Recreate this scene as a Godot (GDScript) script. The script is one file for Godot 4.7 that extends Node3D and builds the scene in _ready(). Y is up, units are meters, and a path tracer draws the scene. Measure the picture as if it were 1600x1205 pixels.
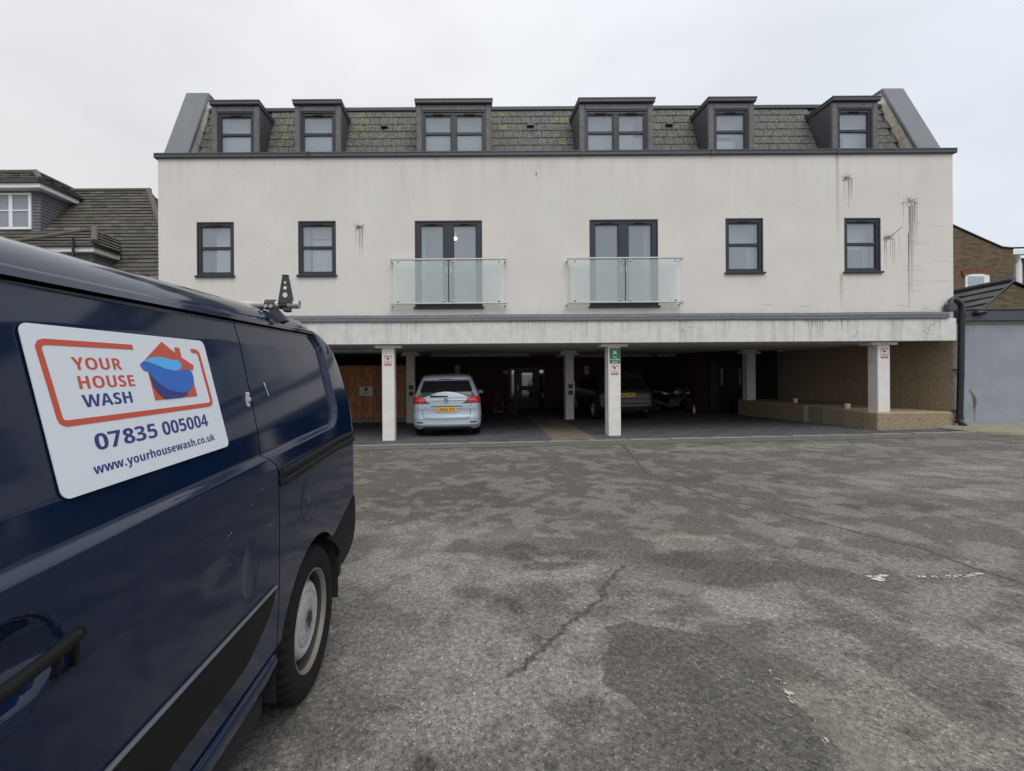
extends Node3D
# An overcast car park: a white rendered building on columns with parked cars beneath, and a blue van close on the left.
# World: x right, y up, z = -depth from the camera.  The ground is one gently sloping plane, see gy().

class B:
	var v := PackedVector3Array()
	var n := PackedVector3Array()
	var uv := PackedVector2Array()
	var uv2 := PackedVector2Array()
	var col := PackedColorArray()
	var tint := Color(1, 1, 1)
	func p(a: Vector3, nn: Vector3, u := Vector2.INF) -> void:
		v.append(a); n.append(nn); col.append(tint)
		uv.append(Vector2(a.x, -a.y) if u == Vector2.INF else u); uv2.append(Vector2(a.x, a.z))
	var mirror := false
	func tri(a: Vector3, b: Vector3, c: Vector3) -> void:          # counter-clockwise seen from outside
		if mirror:
			var sw := b; b = c; c = sw
		var nn := (b - a).cross(c - a).normalized()
		p(a, nn); p(c, nn); p(b, nn)
	func quad(a: Vector3, b: Vector3, c: Vector3, d: Vector3) -> void:
		if mirror:
			var sw := b; b = d; d = sw
		var nn := (c - a).cross(d - b).normalized()
		p(a, nn); p(c, nn); p(b, nn); p(a, nn); p(d, nn); p(c, nn)
	func box(x0: float, x1: float, y0: float, y1: float, z0: float, z1: float, bev := 0.0, xf := Transform3D()) -> void:
		var lo := Vector3(minf(x0, x1), minf(y0, y1), minf(z0, z1))
		var hi := Vector3(maxf(x0, x1), maxf(y0, y1), maxf(z0, z1))
		var e := bev
		var c := []
		for k in 8:
			c.append(Vector3(hi.x if k & 1 else lo.x, hi.y if k & 2 else lo.y, hi.z if k & 4 else lo.z))
		var faces := [[0, 2, 3, 1], [4, 5, 7, 6], [0, 4, 6, 2], [1, 3, 7, 5], [0, 1, 5, 4], [2, 6, 7, 3]]
		var nrm := [Vector3(0, 0, -1), Vector3(0, 0, 1), Vector3(-1, 0, 0), Vector3(1, 0, 0), Vector3(0, -1, 0), Vector3(0, 1, 0)]
		var mid := (lo + hi) / 2
		if e <= 0:
			for f in 6:
				quad(xf * c[faces[f][0]], xf * c[faces[f][1]], xf * c[faces[f][2]], xf * c[faces[f][3]])
			return
		var q := {}
		for f in 6:
			var w := []
			for k in faces[f]:
				var a: Vector3 = c[k]
				var s: Vector3 = (mid - a).sign() * e
				var ax: Vector3 = nrm[f].abs()
				s = s * (Vector3.ONE - ax)
				q[[f, k]] = a + s
				w.append(xf * (a + s))
			quad(w[0], w[1], w[2], w[3])
		for i in 6:
			for j in range(i + 1, 6):
				var sh := []
				for k in faces[i]:
					if k in faces[j]: sh.append(k)
				if sh.size() == 2:
					var a: Vector3 = xf * q[[i, sh[0]]]
					var b: Vector3 = xf * q[[i, sh[1]]]
					var cc: Vector3 = xf * q[[j, sh[1]]]
					var d: Vector3 = xf * q[[j, sh[0]]]
					var out: Vector3 = xf.basis * (nrm[i] + nrm[j])
					if (cc - a).cross(d - b).dot(out) < 0: quad(d, cc, b, a)
					else: quad(a, b, cc, d)
		for k in 8:
			var t := []
			for f in 6:
				if k in faces[f]: t.append(xf * q[[f, k]])
			var o: Vector3 = xf.basis * (c[k] - mid)
			if (t[1] - t[0]).cross(t[2] - t[0]).dot(o) < 0: tri(t[0], t[2], t[1])
			else: tri(t[0], t[1], t[2])
	func grid(P: Array, flip := false, uvs: Array = []) -> void:   # smooth; rows of points
		var R := P.size()
		var C: int = P[0].size()
		var N := []
		for i in R:
			var row := []
			for j in C:
				var du: Vector3 = P[i][mini(j + 1, C - 1)] - P[i][maxi(j - 1, 0)]
				var dv: Vector3 = P[mini(i + 1, R - 1)][j] - P[maxi(i - 1, 0)][j]
				var nn := du.cross(dv)
				if nn.length_squared() < 1e-20 or not nn.is_finite(): nn = Vector3(0, 1, 0)
				nn = nn.normalized()
				row.append(-nn if flip else nn)
			N.append(row)
		for i in R - 1:
			for j in C - 1:
				var ids := [[i, j], [i, j + 1], [i + 1, j + 1], [i + 1, j]]
				var order := [0, 2, 1, 0, 3, 2]
				if flip: order = [0, 1, 2, 0, 2, 3]
				for o in order:
					var a: int = ids[o][0]
					var b: int = ids[o][1]
					if uvs.is_empty(): p(P[a][b], N[a][b])
					else: p(P[a][b], N[a][b], uvs[a][b])
	func lathe(prof: Array, seg: int, xf := Transform3D(), bump = null) -> void:   # axis X; prof = [r, x] from outside face inwards
		var rows := []
		for k in prof.size():
			var row := []
			for j in seg + 1:
				var a := TAU * (j % seg) / seg
				var r: float = prof[k][0]
				if bump != null: r = bump.call(k, j % seg, r)
				row.append(xf * Vector3(prof[k][1], r * cos(a), r * sin(a)))
			rows.append(row)
		grid(rows, true)
	func tube(pts: Array, r: float, seg := 8, caps := true) -> void:
		var rows := []
		var up := Vector3(0.13, 0.9, 0.37).normalized()
		for i in pts.size():
			var t: Vector3 = (pts[mini(i + 1, pts.size() - 1)] - pts[maxi(i - 1, 0)]).normalized()
			var s := t.cross(up).normalized()
			var w := s.cross(t).normalized()
			var row := []
			for j in seg + 1:
				var a := TAU * (j % seg) / seg
				row.append(pts[i] + (s * cos(a) + w * sin(a)) * r)
			rows.append(row)
		grid(rows, true)
		if caps:
			for e in [0, pts.size() - 1]:
				for j in seg:
					if e == 0: tri(pts[0], rows[0][j], rows[0][j + 1])
					else: tri(pts[e], rows[e][j + 1], rows[e][j])
	func prism(poly: PackedVector2Array, z0: float, z1: float, xf := Transform3D()) -> void:   # outline in x,y
		var pts := poly
		mirror = xf.basis.determinant() < 0
		if Geometry2D.is_polygon_clockwise(pts):
			pts = poly.duplicate(); pts.reverse()
		var ix := Geometry2D.triangulate_polygon(pts)
		for t in ix.size() / 3:
			var a := pts[ix[t * 3]]
			var b := pts[ix[t * 3 + 1]]
			var c := pts[ix[t * 3 + 2]]
			if (b - a).cross(c - a) < 0:
				var sw := b; b = c; c = sw
			tri(xf * Vector3(a.x, a.y, z1), xf * Vector3(b.x, b.y, z1), xf * Vector3(c.x, c.y, z1))
			tri(xf * Vector3(a.x, a.y, z0), xf * Vector3(c.x, c.y, z0), xf * Vector3(b.x, b.y, z0))
		for i in pts.size():
			var a := pts[i]
			var b := pts[(i + 1) % pts.size()]
			quad(xf * Vector3(a.x, a.y, z0), xf * Vector3(b.x, b.y, z0), xf * Vector3(b.x, b.y, z1), xf * Vector3(a.x, a.y, z1))
		mirror = false
	func done() -> ArrayMesh:
		var arr := []
		arr.resize(Mesh.ARRAY_MAX)
		arr[Mesh.ARRAY_VERTEX] = v; arr[Mesh.ARRAY_NORMAL] = n; arr[Mesh.ARRAY_TEX_UV] = uv; arr[Mesh.ARRAY_TEX_UV2] = uv2; arr[Mesh.ARRAY_COLOR] = col
		var m := ArrayMesh.new()
		m.add_surface_from_arrays(Mesh.PRIMITIVE_TRIANGLES, arr)
		return m

var M := {}
var T := {}
var rng := RandomNumberGenerator.new()

func gy(x: float, d: float) -> float:
	return 0.022 * (10.9 - clampf(d, -8.0, 30.0)) + 0.0155 * clampf(x, -14.0, 18.0)

func obj(called: String, b: B, m: Material, parent: Node = null) -> MeshInstance3D:
	var o := MeshInstance3D.new()
	o.name = called
	o.mesh = b.done()
	o.material_override = m
	(parent if parent else self).add_child(o, true)
	return o

func thing(called: String, label: String, category: String, at := Vector3.ZERO, group := "") -> Node3D:
	var o := Node3D.new()
	o.name = called
	add_child(o, true)
	o.position = at
	tag(o, label, category, group)
	return o

func tag(o: Node, label: String, category: String, group := "") -> void:
	o.set_meta("label", label); o.set_meta("category", category)
	if group: o.set_meta("group", group)

func struct(called: String, b: B, m: Material, label := "") -> MeshInstance3D:
	var o := obj(called, b, m)
	o.set_meta("kind", "structure")
	if label: o.set_meta("label", label)
	return o

func bd(b: B, x0: float, x1: float, y0: float, y1: float, d0: float, d1: float, bev := 0.0) -> void:
	b.box(x0, x1, y0, y1, -d1, -d0, bev)

func bxo(called: String, x0: float, x1: float, y0: float, y1: float, d0: float, d1: float, m: Material, parent: Node = null, bev := 0.0) -> MeshInstance3D:
	var b := B.new()
	bd(b, x0, x1, y0, y1, d0, d1, bev)
	return obj(called, b, m, parent)

func text(s: String, x0: float, x1: float, y0: float, y1: float, z: float, m: Material, parent: Node, called := "lettering", bold := true) -> MeshInstance3D:
	var f := SystemFont.new()
	f.font_names = PackedStringArray(["Droid Sans"])
	f.font_weight = 700 if bold else 400
	var t := TextMesh.new()
	t.font = f; t.text = s; t.font_size = 48; t.pixel_size = 0.01; t.depth = 0.02; t.curve_step = 1.0
	var o := MeshInstance3D.new()
	o.name = called
	var arr := t.get_mesh_arrays()
	var bb := AABB()
	var vs: PackedVector3Array = arr[Mesh.ARRAY_VERTEX]
	bb.position = vs[0]
	for q in vs: bb = bb.expand(q)
	o.mesh = t
	o.material_override = m
	parent.add_child(o, true)
	var sx := (x1 - x0) / bb.size.x
	var sy := (y1 - y0) / bb.size.y
	o.scale = Vector3(sx, sy, 0.02)
	o.position = Vector3(x0 - bb.position.x * sx, y0 - bb.position.y * sy, z)
	return o

# ---------- textures ----------
func noise(w: int, h: int, seed_: int, freq: float, oct := 4, kind := FastNoiseLite.TYPE_SIMPLEX_SMOOTH) -> PackedByteArray:
	var nz := FastNoiseLite.new()
	nz.seed = seed_; nz.frequency = freq; nz.noise_type = kind
	nz.fractal_type = FastNoiseLite.FRACTAL_FBM if oct > 1 else FastNoiseLite.FRACTAL_NONE
	nz.fractal_octaves = oct
	if kind == FastNoiseLite.TYPE_CELLULAR:
		nz.cellular_return_type = FastNoiseLite.RETURN_CELL_VALUE
		nz.cellular_jitter = 1.0
	var im := nz.get_seamless_image(w, h)
	im.convert(Image.FORMAT_L8)
	return im.get_data()

func grey(w: int, h: int, data: PackedByteArray, lo: int, hi: int) -> Image:
	var o := PackedByteArray()
	o.resize(data.size())
	for i in data.size():
		o[i] = lo + (hi - lo) * data[i] / 255
	return Image.create_from_data(w, h, false, Image.FORMAT_L8, o)

func tex(im: Image) -> ImageTexture:
	return ImageTexture.create_from_image(im)

func mat(c: Color, rough := 0.8, t := "", scale := 1.0, bump := 0.0, bt := "", metal := 0.0) -> StandardMaterial3D:
	var m := StandardMaterial3D.new()
	var mean: float = {"mottle": 0.75, "soft": 0.93, "grain": 0.59, "slate": 0.56, "wood": 0.41, "streak": 0.59}.get(t, 1.0)   # so that c is the mean base colour
	m.albedo_color = Color(c.r / mean, c.g / mean, c.b / mean).linear_to_srgb()
	m.roughness = rough
	m.metallic = metal
	if t:
		m.albedo_texture = T[t]
	if bump > 0:
		m.heightmap_enabled = true
		m.heightmap_texture = T[bt if bt else t]
		m.heightmap_scale = bump
	if t or bump > 0:
		m.uv1_triplanar = true
		m.uv1_world_triplanar = true
		m.uv1_scale = Vector3.ONE * scale
	return m

func glass(c: Color, a: float, rough := 0.03) -> StandardMaterial3D:
	var m := StandardMaterial3D.new()
	var s := c.linear_to_srgb()
	m.albedo_color = Color(s.r, s.g, s.b, a)
	m.transparency = BaseMaterial3D.TRANSPARENCY_ALPHA
	m.roughness = rough
	return m

func make_textures() -> void:
	T.mottle = tex(grey(512, 512, noise(512, 512, 3, 0.012, 5), 196, 255))
	T.soft = tex(grey(512, 512, noise(512, 512, 4, 0.008, 5), 238, 255))
	T.grain = tex(grey(512, 512, noise(512, 512, 5, 0.16, 3), 150, 255))
	var st := grey(512, 24, noise(512, 24, 7, 0.05, 4), 150, 255)
	st.resize(512, 512, Image.INTERPOLATE_CUBIC)
	T.streak = tex(st)
	# slate: soft vertical streaks over mottling
	var sd := st.get_data()
	var mo := noise(512, 512, 19, 0.02, 5)
	var o := PackedByteArray(); o.resize(512 * 512)
	for i in o.size(): o[i] = clampi(int(sd[i] * 0.55 + mo[i] * 0.6 + 10), 0, 255)
	T.slate = tex(Image.create_from_data(512, 512, false, Image.FORMAT_L8, o))
	# pebble dash
	var pc := noise(1024, 1024, 23, 0.055, 1, FastNoiseLite.TYPE_CELLULAR)
	var pd := FastNoiseLite.new()
	pd.seed = 23; pd.frequency = 0.055; pd.noise_type = FastNoiseLite.TYPE_CELLULAR; pd.fractal_type = FastNoiseLite.FRACTAL_NONE
	pd.cellular_return_type = FastNoiseLite.RETURN_DISTANCE; pd.cellular_jitter = 1.0
	var pim := pd.get_seamless_image(1024, 1024, true); pim.convert(Image.FORMAT_L8)
	var pv := pim.get_data()
	var pr := PackedByteArray(); pr.resize(1024 * 1024 * 3)
	var ph := PackedByteArray(); ph.resize(1024 * 1024)
	for i in ph.size():
		var k: float = pc[i] / 255.0
		var e: float = clampf(pv[i] / 255.0 * 1.5, 0.0, 1.0)
		var c := Color(0.78, 0.71, 0.59).lerp(Color(0.95, 0.91, 0.85), k) if k < 0.75 else Color(0.60, 0.50, 0.39)
		c = c.lerp(Color(0.55, 0.48, 0.38), 0.75 * smoothstep(0.55, 0.95, e))
		pr[i * 3] = int(c.r * 255); pr[i * 3 + 1] = int(c.g * 255); pr[i * 3 + 2] = int(c.b * 255)
		ph[i] = int(255 * (1.0 - e))
	T.pebble = tex(Image.create_from_data(1024, 1024, false, Image.FORMAT_RGB8, pr))
	T.pebble_h = tex(Image.create_from_data(1024, 1024, false, Image.FORMAT_L8, ph))
	T.brick = tex(bricks(1024, 1024, 5, 14, Color(0.50, 0.43, 0.33), Color(0.43, 0.37, 0.29), Color(0.37, 0.32, 0.27), Color(0.41, 0.37, 0.31), 31))
	T.dark_brick = tex(bricks(512, 512, 4, 12, Color(0.46, 0.33, 0.28), Color(0.40, 0.29, 0.25), Color(0.36, 0.27, 0.24), Color(0.36, 0.33, 0.31), 32))
	T.paver = tex(bricks(1024, 1024, 8, 16, Color(0.34, 0.34, 0.36), Color(0.29, 0.29, 0.31), Color(0.25, 0.25, 0.28), Color(0.16, 0.16, 0.16), 33))
	T.tan_paver = tex(bricks(512, 512, 4, 8, Color(0.58, 0.53, 0.46), Color(0.54, 0.49, 0.43), Color(0.49, 0.45, 0.40), Color(0.3, 0.28, 0.26), 34))
	# wood
	var ws := grey(512, 16, noise(512, 16, 41, 0.09, 4), 90, 255)
	ws.resize(512, 512, Image.INTERPOLATE_CUBIC)
	T.wood = tex(ws)

func bricks(w: int, h: int, nx: int, ny: int, a: Color, b: Color, c: Color, mortar: Color, seed_: int) -> Image:
	var im := Image.create(w, h, false, Image.FORMAT_RGB8)
	im.fill(mortar)
	var r := RandomNumberGenerator.new()
	r.seed = seed_
	var bw := w / float(nx)
	var bh := h / float(ny)
	for j in ny:
		for i in nx + 1:
			var q := r.randf()
			var col := a.lerp(b, q) if r.randf() < 0.6 else b.lerp(c, q)
			if i == nx: col = im.get_pixel(2, int(j * bh + bh / 2)) if j % 2 else col
			var x0 := int(i * bw - (bw / 2 if j % 2 else 0.0)) + 3
			im.fill_rect(Rect2i(x0, int(j * bh) + 3, int(bw) - 6, int(bh) - 6), col)
	var nd := noise(w, h, seed_ + 1, 0.08, 3)
	var d := im.get_data()
	for i in w * h:
		var k: float = 0.7 + 0.5 * nd[i] / 255.0
		for ch in 3:
			d[i * 3 + ch] = clampi(int(d[i * 3 + ch] * k), 0, 255)
	return Image.create_from_data(w, h, false, Image.FORMAT_RGB8, d)

# asphalt: fine aggregate (uv1, repeating every 2.6 m) and the worn, stained surface of the yard (uv2)
func make_asphalt() -> StandardMaterial3D:
	var s := 2048
	var c1 := noise(s, s, 51, 0.16, 1, FastNoiseLite.TYPE_CELLULAR)
	var c2 := noise(s, s, 52, 0.33, 1, FastNoiseLite.TYPE_CELLULAR)
	var c3 := noise(s, s, 53, 0.03, 4)
	var o := PackedByteArray(); o.resize(s * s)
	var hh := PackedByteArray(); hh.resize(s * s)
	for i in s * s:
		var a: int = c1[i]
		var b: int = c2[i]
		var k := 160 + (b - 128) * 18 / 100 + (a - 128) * 14 / 100 + (c3[i] - 128) * 26 / 100
		if a > 248: k += 38
		elif a < 14: k -= 16
		o[i] = clampi(k, 40, 255)
		hh[i] = (a * 3 + b * 2) / 5
	var m := StandardMaterial3D.new()
	m.albedo_texture = tex(Image.create_from_data(s, s, false, Image.FORMAT_L8, o))
	m.heightmap_enabled = true
	m.heightmap_texture = tex(Image.create_from_data(s, s, false, Image.FORMAT_L8, hh))
	m.heightmap_scale = 0.16
	m.roughness = 0.93
	m.metallic_specular = 0.35
	m.detail_enabled = true
	m.detail_blend_mode = BaseMaterial3D.BLEND_MODE_MUL
	m.detail_uv_layer = BaseMaterial3D.DETAIL_UV_2
	m.detail_albedo = tex(yard_map())
	return m

const YX0 := -8.0
const YW := 24.0
const YD := 12.0
var yw := 2048
var yh := 1024
var ymap: PackedFloat32Array      # 0 = dark, 1 = pale and worn

func blob(x: float, d: float, rx: float, rd: float, k: float, wob: PackedByteArray) -> void:
	var sx := yw / YW
	var sd := yh / YD
	for j in range(maxi(0, int((d - rd * 1.7) * sd)), mini(yh, int((d + rd * 1.7) * sd))):
		for i in range(maxi(0, int((x - YX0 - rx * 1.7) * sx)), mini(yw, int((x - YX0 + rx * 1.7) * sx))):
			var q := Vector2(((i / sx) + YX0 - x) / rx, (j / sd - d) / rd).length()
			q += (wob[j * yw + i] / 255.0 - 0.5) * 1.1
			ymap[j * yw + i] += k * (1.0 - smoothstep(0.55, 1.05, q))

func crack(pts: Array, wid: float, k: float, seed_: int) -> void:
	var r := RandomNumberGenerator.new()
	r.seed = seed_
	var sx := yw / YW
	var sd := yh / YD
	for s in pts.size() - 1:
		var a: Vector2 = pts[s]
		var b: Vector2 = pts[s + 1]
		var steps := int(a.distance_to(b) * 120)
		var off := Vector2.ZERO
		for t in steps:
			off += Vector2(r.randf_range(-1, 1), r.randf_range(-1, 1)) * 0.006
			off *= 0.97
			var q := a.lerp(b, t / float(steps)) + off
			var rad := wid * r.randf_range(0.5, 1.3)
			for j in range(int((q.y - rad) * sd), int((q.y + rad) * sd) + 1):
				for i in range(int((q.x - rad - YX0) * sx), int((q.x + rad - YX0) * sx) + 1):
					if i >= 0 and j >= 0 and i < yw and j < yh: ymap[j * yw + i] = lerpf(ymap[j * yw + i], k, 0.5)

func yard_map() -> Image:
	var n1 := noise(yw, yh, 61, 0.011, 5)
	var n2 := noise(yw, yh, 62, 0.035, 5)
	var n3 := noise(yw, yh, 63, 0.012, 5)
	var n4 := noise(yw, yh, 64, 0.004, 3)
	ymap.resize(yw * yh)
	for j in yh:
		for i in yw:
			var q := j * yw + i
			var x := YX0 + i * YW / yw
			var d := j * YD / yh
			# paler towards the right-hand back and the near left, browner and darker in the middle
			var base := 0.42 + 0.10 * smoothstep(2.0, 6.0, x) + 0.12 * (1.0 - smoothstep(2.6, 4.4, d)) - 0.06 * smoothstep(4.0, 5.2, d) * (1.0 - smoothstep(7.0, 9.0, d))
			var f := n1[q] / 255.0 * 0.55 + n2[q] / 255.0 * 0.45
			ymap[q] = base + 0.46 * (smoothstep(0.455, 0.60, f) - 0.42)
	for a in [[-0.4, 4.05, 0.75, 0.42, 0.4], [0.35, 3.95, 0.5, 0.3, 0.35], [-0.3, 3.2, 0.9, 0.45, 0.32], [0.75, 3.35, 0.7, 0.35, 0.22], [1.14, 3.1, 0.5, 0.3, 0.3], [1.88, 3.68, 0.45, 0.22, 0.4],
			[1.65, 2.62, 0.26, 0.12, 0.6], [1.55, 2.75, 0.3, 0.15, 0.35], [0.2, 2.2, 0.9, 0.5, 0.25], [-0.4, 2.3, 0.6, 0.6, 0.2], [0.0, 1.6, 0.8, 0.4, 0.2], [5.6, 5.75, 1.3, 0.4, 0.35], [6.7, 6.1, 1.4, 0.5, 0.35],
			[5.9, 5.0, 1.1, 0.3, 0.35], [4.6, 5.3, 0.9, 0.25, 0.3], [3.2, 3.9, 0.5, 0.2, 0.3], [2.3, 2.2, 0.6, 0.35, 0.22], [2.5, 1.7, 0.5, 0.4, 0.2], [9.0, 7.0, 2.5, 0.8, 0.25], [1.0, 8.6, 3.5, 0.5, 0.14], [6.0, 8.6, 3.0, 0.6, 0.22]]:
		blob(a[0], a[1], a[2], a[3], a[4], n3)
	# damp and oily patches
	for a in [[0.36, 2.36, 0.07, 0.06, -0.5], [0.25, 2.7, 0.13, 0.14, -0.45], [0.02, 2.92, 0.14, 0.12, -0.4], [0.75, 2.98, 0.07, 0.07, -0.35],
			[0.88, 2.84, 0.05, 0.14, -0.4], [0.45, 3.63, 0.17, 0.28, -0.5], [0.66, 3.3, 0.3, 0.08, -0.4], [0.88, 3.5, 0.3, 0.12, -0.35], [0.55, 2.14, 0.07, 0.12, -0.25], [2.15, 1.82, 0.07, 0.05, -0.5], [-0.15, 1.59, 0.05, 0.05, -0.6],
			[0.3, 1.59, 0.035, 0.06, -0.6], [0.25, 1.84, 0.02, 0.03, -0.6], [1.9, 3.1, 0.8, 0.3, -0.2], [2.0, 2.3, 0.5, 0.25, -0.18], [1.6, 3.4, 0.4, 0.2, -0.25], [4.5, 4.6, 0.7, 0.25, -0.22], [3.6, 6.0, 0.9, 0.3, -0.15], [-0.2, 5.4, 1.2, 0.8, -0.12],
			[7.5, 9.0, 0.5, 0.12, -0.4], [5.2, 9.2, 0.4, 0.1, -0.3]]:
		blob(a[0], a[1], a[2], a[3], a[4], n3)
	# the large dark repair in the foreground
	var stain := PackedVector2Array([Vector2(0.80, 2.45), Vector2(0.93, 2.5), Vector2(1.13, 2.42), Vector2(1.31, 2.33), Vector2(1.43, 2.11), Vector2(1.40, 1.93), Vector2(1.37, 1.79), Vector2(1.29, 1.6), Vector2(1.24, 1.3), Vector2(0.75, 1.3), Vector2(0.74, 1.55), Vector2(0.71, 1.88), Vector2(0.64, 2.0), Vector2(0.66, 2.2), Vector2(0.75, 2.33)])
	for j in range(int(1.1 * yh / YD), int(2.7 * yh / YD)):
		for i in range(int((0.4 - YX0) * yw / YW), int((1.7 - YX0) * yw / YW)):
			var q := j * yw + i
			var hit := 0.0
			for e in 4:
				var at := Vector2(YX0 + (i + 0.5 * (e % 2)) * YW / yw + (n2[q] / 255.0 - 0.5) * 0.09, (j + 0.5 * (e / 2)) * YD / yh + (n3[q] / 255.0 - 0.5) * 0.10)
				if Geometry2D.is_point_in_polygon(at, stain): hit += 0.25
			ymap[q] = lerpf(ymap[q], 0.13 + (n2[q] / 255.0 - 0.5) * 0.16, hit * 0.9)
	crack([Vector2(3.3, 9.2), Vector2(3.06, 8.18), Vector2(2.66, 6.48), Vector2(2.8, 5.49), Vector2(2.98, 4.88), Vector2(3.18, 4.39), Vector2(3.38, 3.9), Vector2(3.57, 3.44), Vector2(3.56, 3.09), Vector2(3.61, 2.6)], 0.013, -0.3, 5)
	crack([Vector2(1.17, 3.27), Vector2(0.97, 3.02), Vector2(0.83, 2.76), Vector2(0.66, 2.58), Vector2(0.46, 2.36), Vector2(0.33, 2.2), Vector2(0.2, 2.08)], 0.007, -0.3, 6)
	crack([Vector2(3.1, 6.6), Vector2(4.2, 5.6), Vector2(5.0, 5.2), Vector2(6.4, 4.2)], 0.008, 0.0, 8)
	var o := PackedByteArray(); o.resize(yw * yh * 3)
	for i in yw * yh:
		var k := clampf(ymap[i] + (n2[i] / 255.0 - 0.5) * 0.14, 0.0, 1.15)
		var warm := (n4[i] / 255.0 - 0.5) * 0.035
		var a := 0.262 + 0.35 * k
		var moss := clampf((n4[i] / 255.0 - 0.62) * 3.0, 0.0, 1.0) * 0.035
		o[i * 3] = clampi(int(255 * sqrt(clampf(a * (1.04 + warm - moss * 0.6), 0, 1))), 0, 255)
		o[i * 3 + 1] = clampi(int(255 * sqrt(clampf(a * (0.965 + moss * 0.4), 0, 1))), 0, 255)
		o[i * 3 + 2] = clampi(int(255 * sqrt(clampf(a * (0.885 - warm - moss), 0, 1))), 0, 255)
	return Image.create_from_data(yw, yh, false, Image.FORMAT_RGB8, o)

# the rendered front with its run-off streaks and splashes; texel = 1/105 m
func splash(im: Image, x: float, y: float, ppm: float, x0: float, y1: float, r: float, k: float, rn: RandomNumberGenerator, col := Color(0.22, 0.18, 0.16)) -> void:
	var cx := (x - x0) * ppm
	var cy := (y1 - y) * ppm
	for j in range(int(cy - r * ppm), int(cy + r * ppm) + 1):
		for i in range(int(cx - r * ppm), int(cx + r * ppm) + 1):
			if i < 0 or j < 0 or i >= im.get_width() or j >= im.get_height(): continue
			var q := Vector2(i - cx, j - cy).length() / (r * ppm)
			var a := k * (1.0 - smoothstep(0.3, 1.0, q)) * rn.randf_range(0.55, 1.0)
			if a > 0: im.set_pixel(i, j, im.get_pixel(i, j).lerp(col, a))

func drip(im: Image, x: float, ya: float, yb: float, w: float, k: float, ppm: float, x0: float, y1: float, rn: RandomNumberGenerator, col := Color(0.24, 0.22, 0.21)) -> void:
	var n_ := int((ya - yb) * ppm)
	var wx := 0.0
	for t in n_:
		wx += rn.randf_range(-0.12, 0.12)
		var cy := int((y1 - ya) * ppm) + t
		var a := k * (1.0 - pow(t / float(n_), 1.5)) * rn.randf_range(0.6, 1.0)
		var half := w * ppm / 2
		for i in range(int((x - x0) * ppm + wx - half - 1), int((x - x0) * ppm + wx + half + 2)):
			if i < 0 or cy < 0 or i >= im.get_width() or cy >= im.get_height(): continue
			var f := clampf(half + 0.5 - absf(i - (x - x0) * ppm - wx), 0, 1)
			im.set_pixel(i, cy, im.get_pixel(i, cy).lerp(col, a * f))

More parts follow.
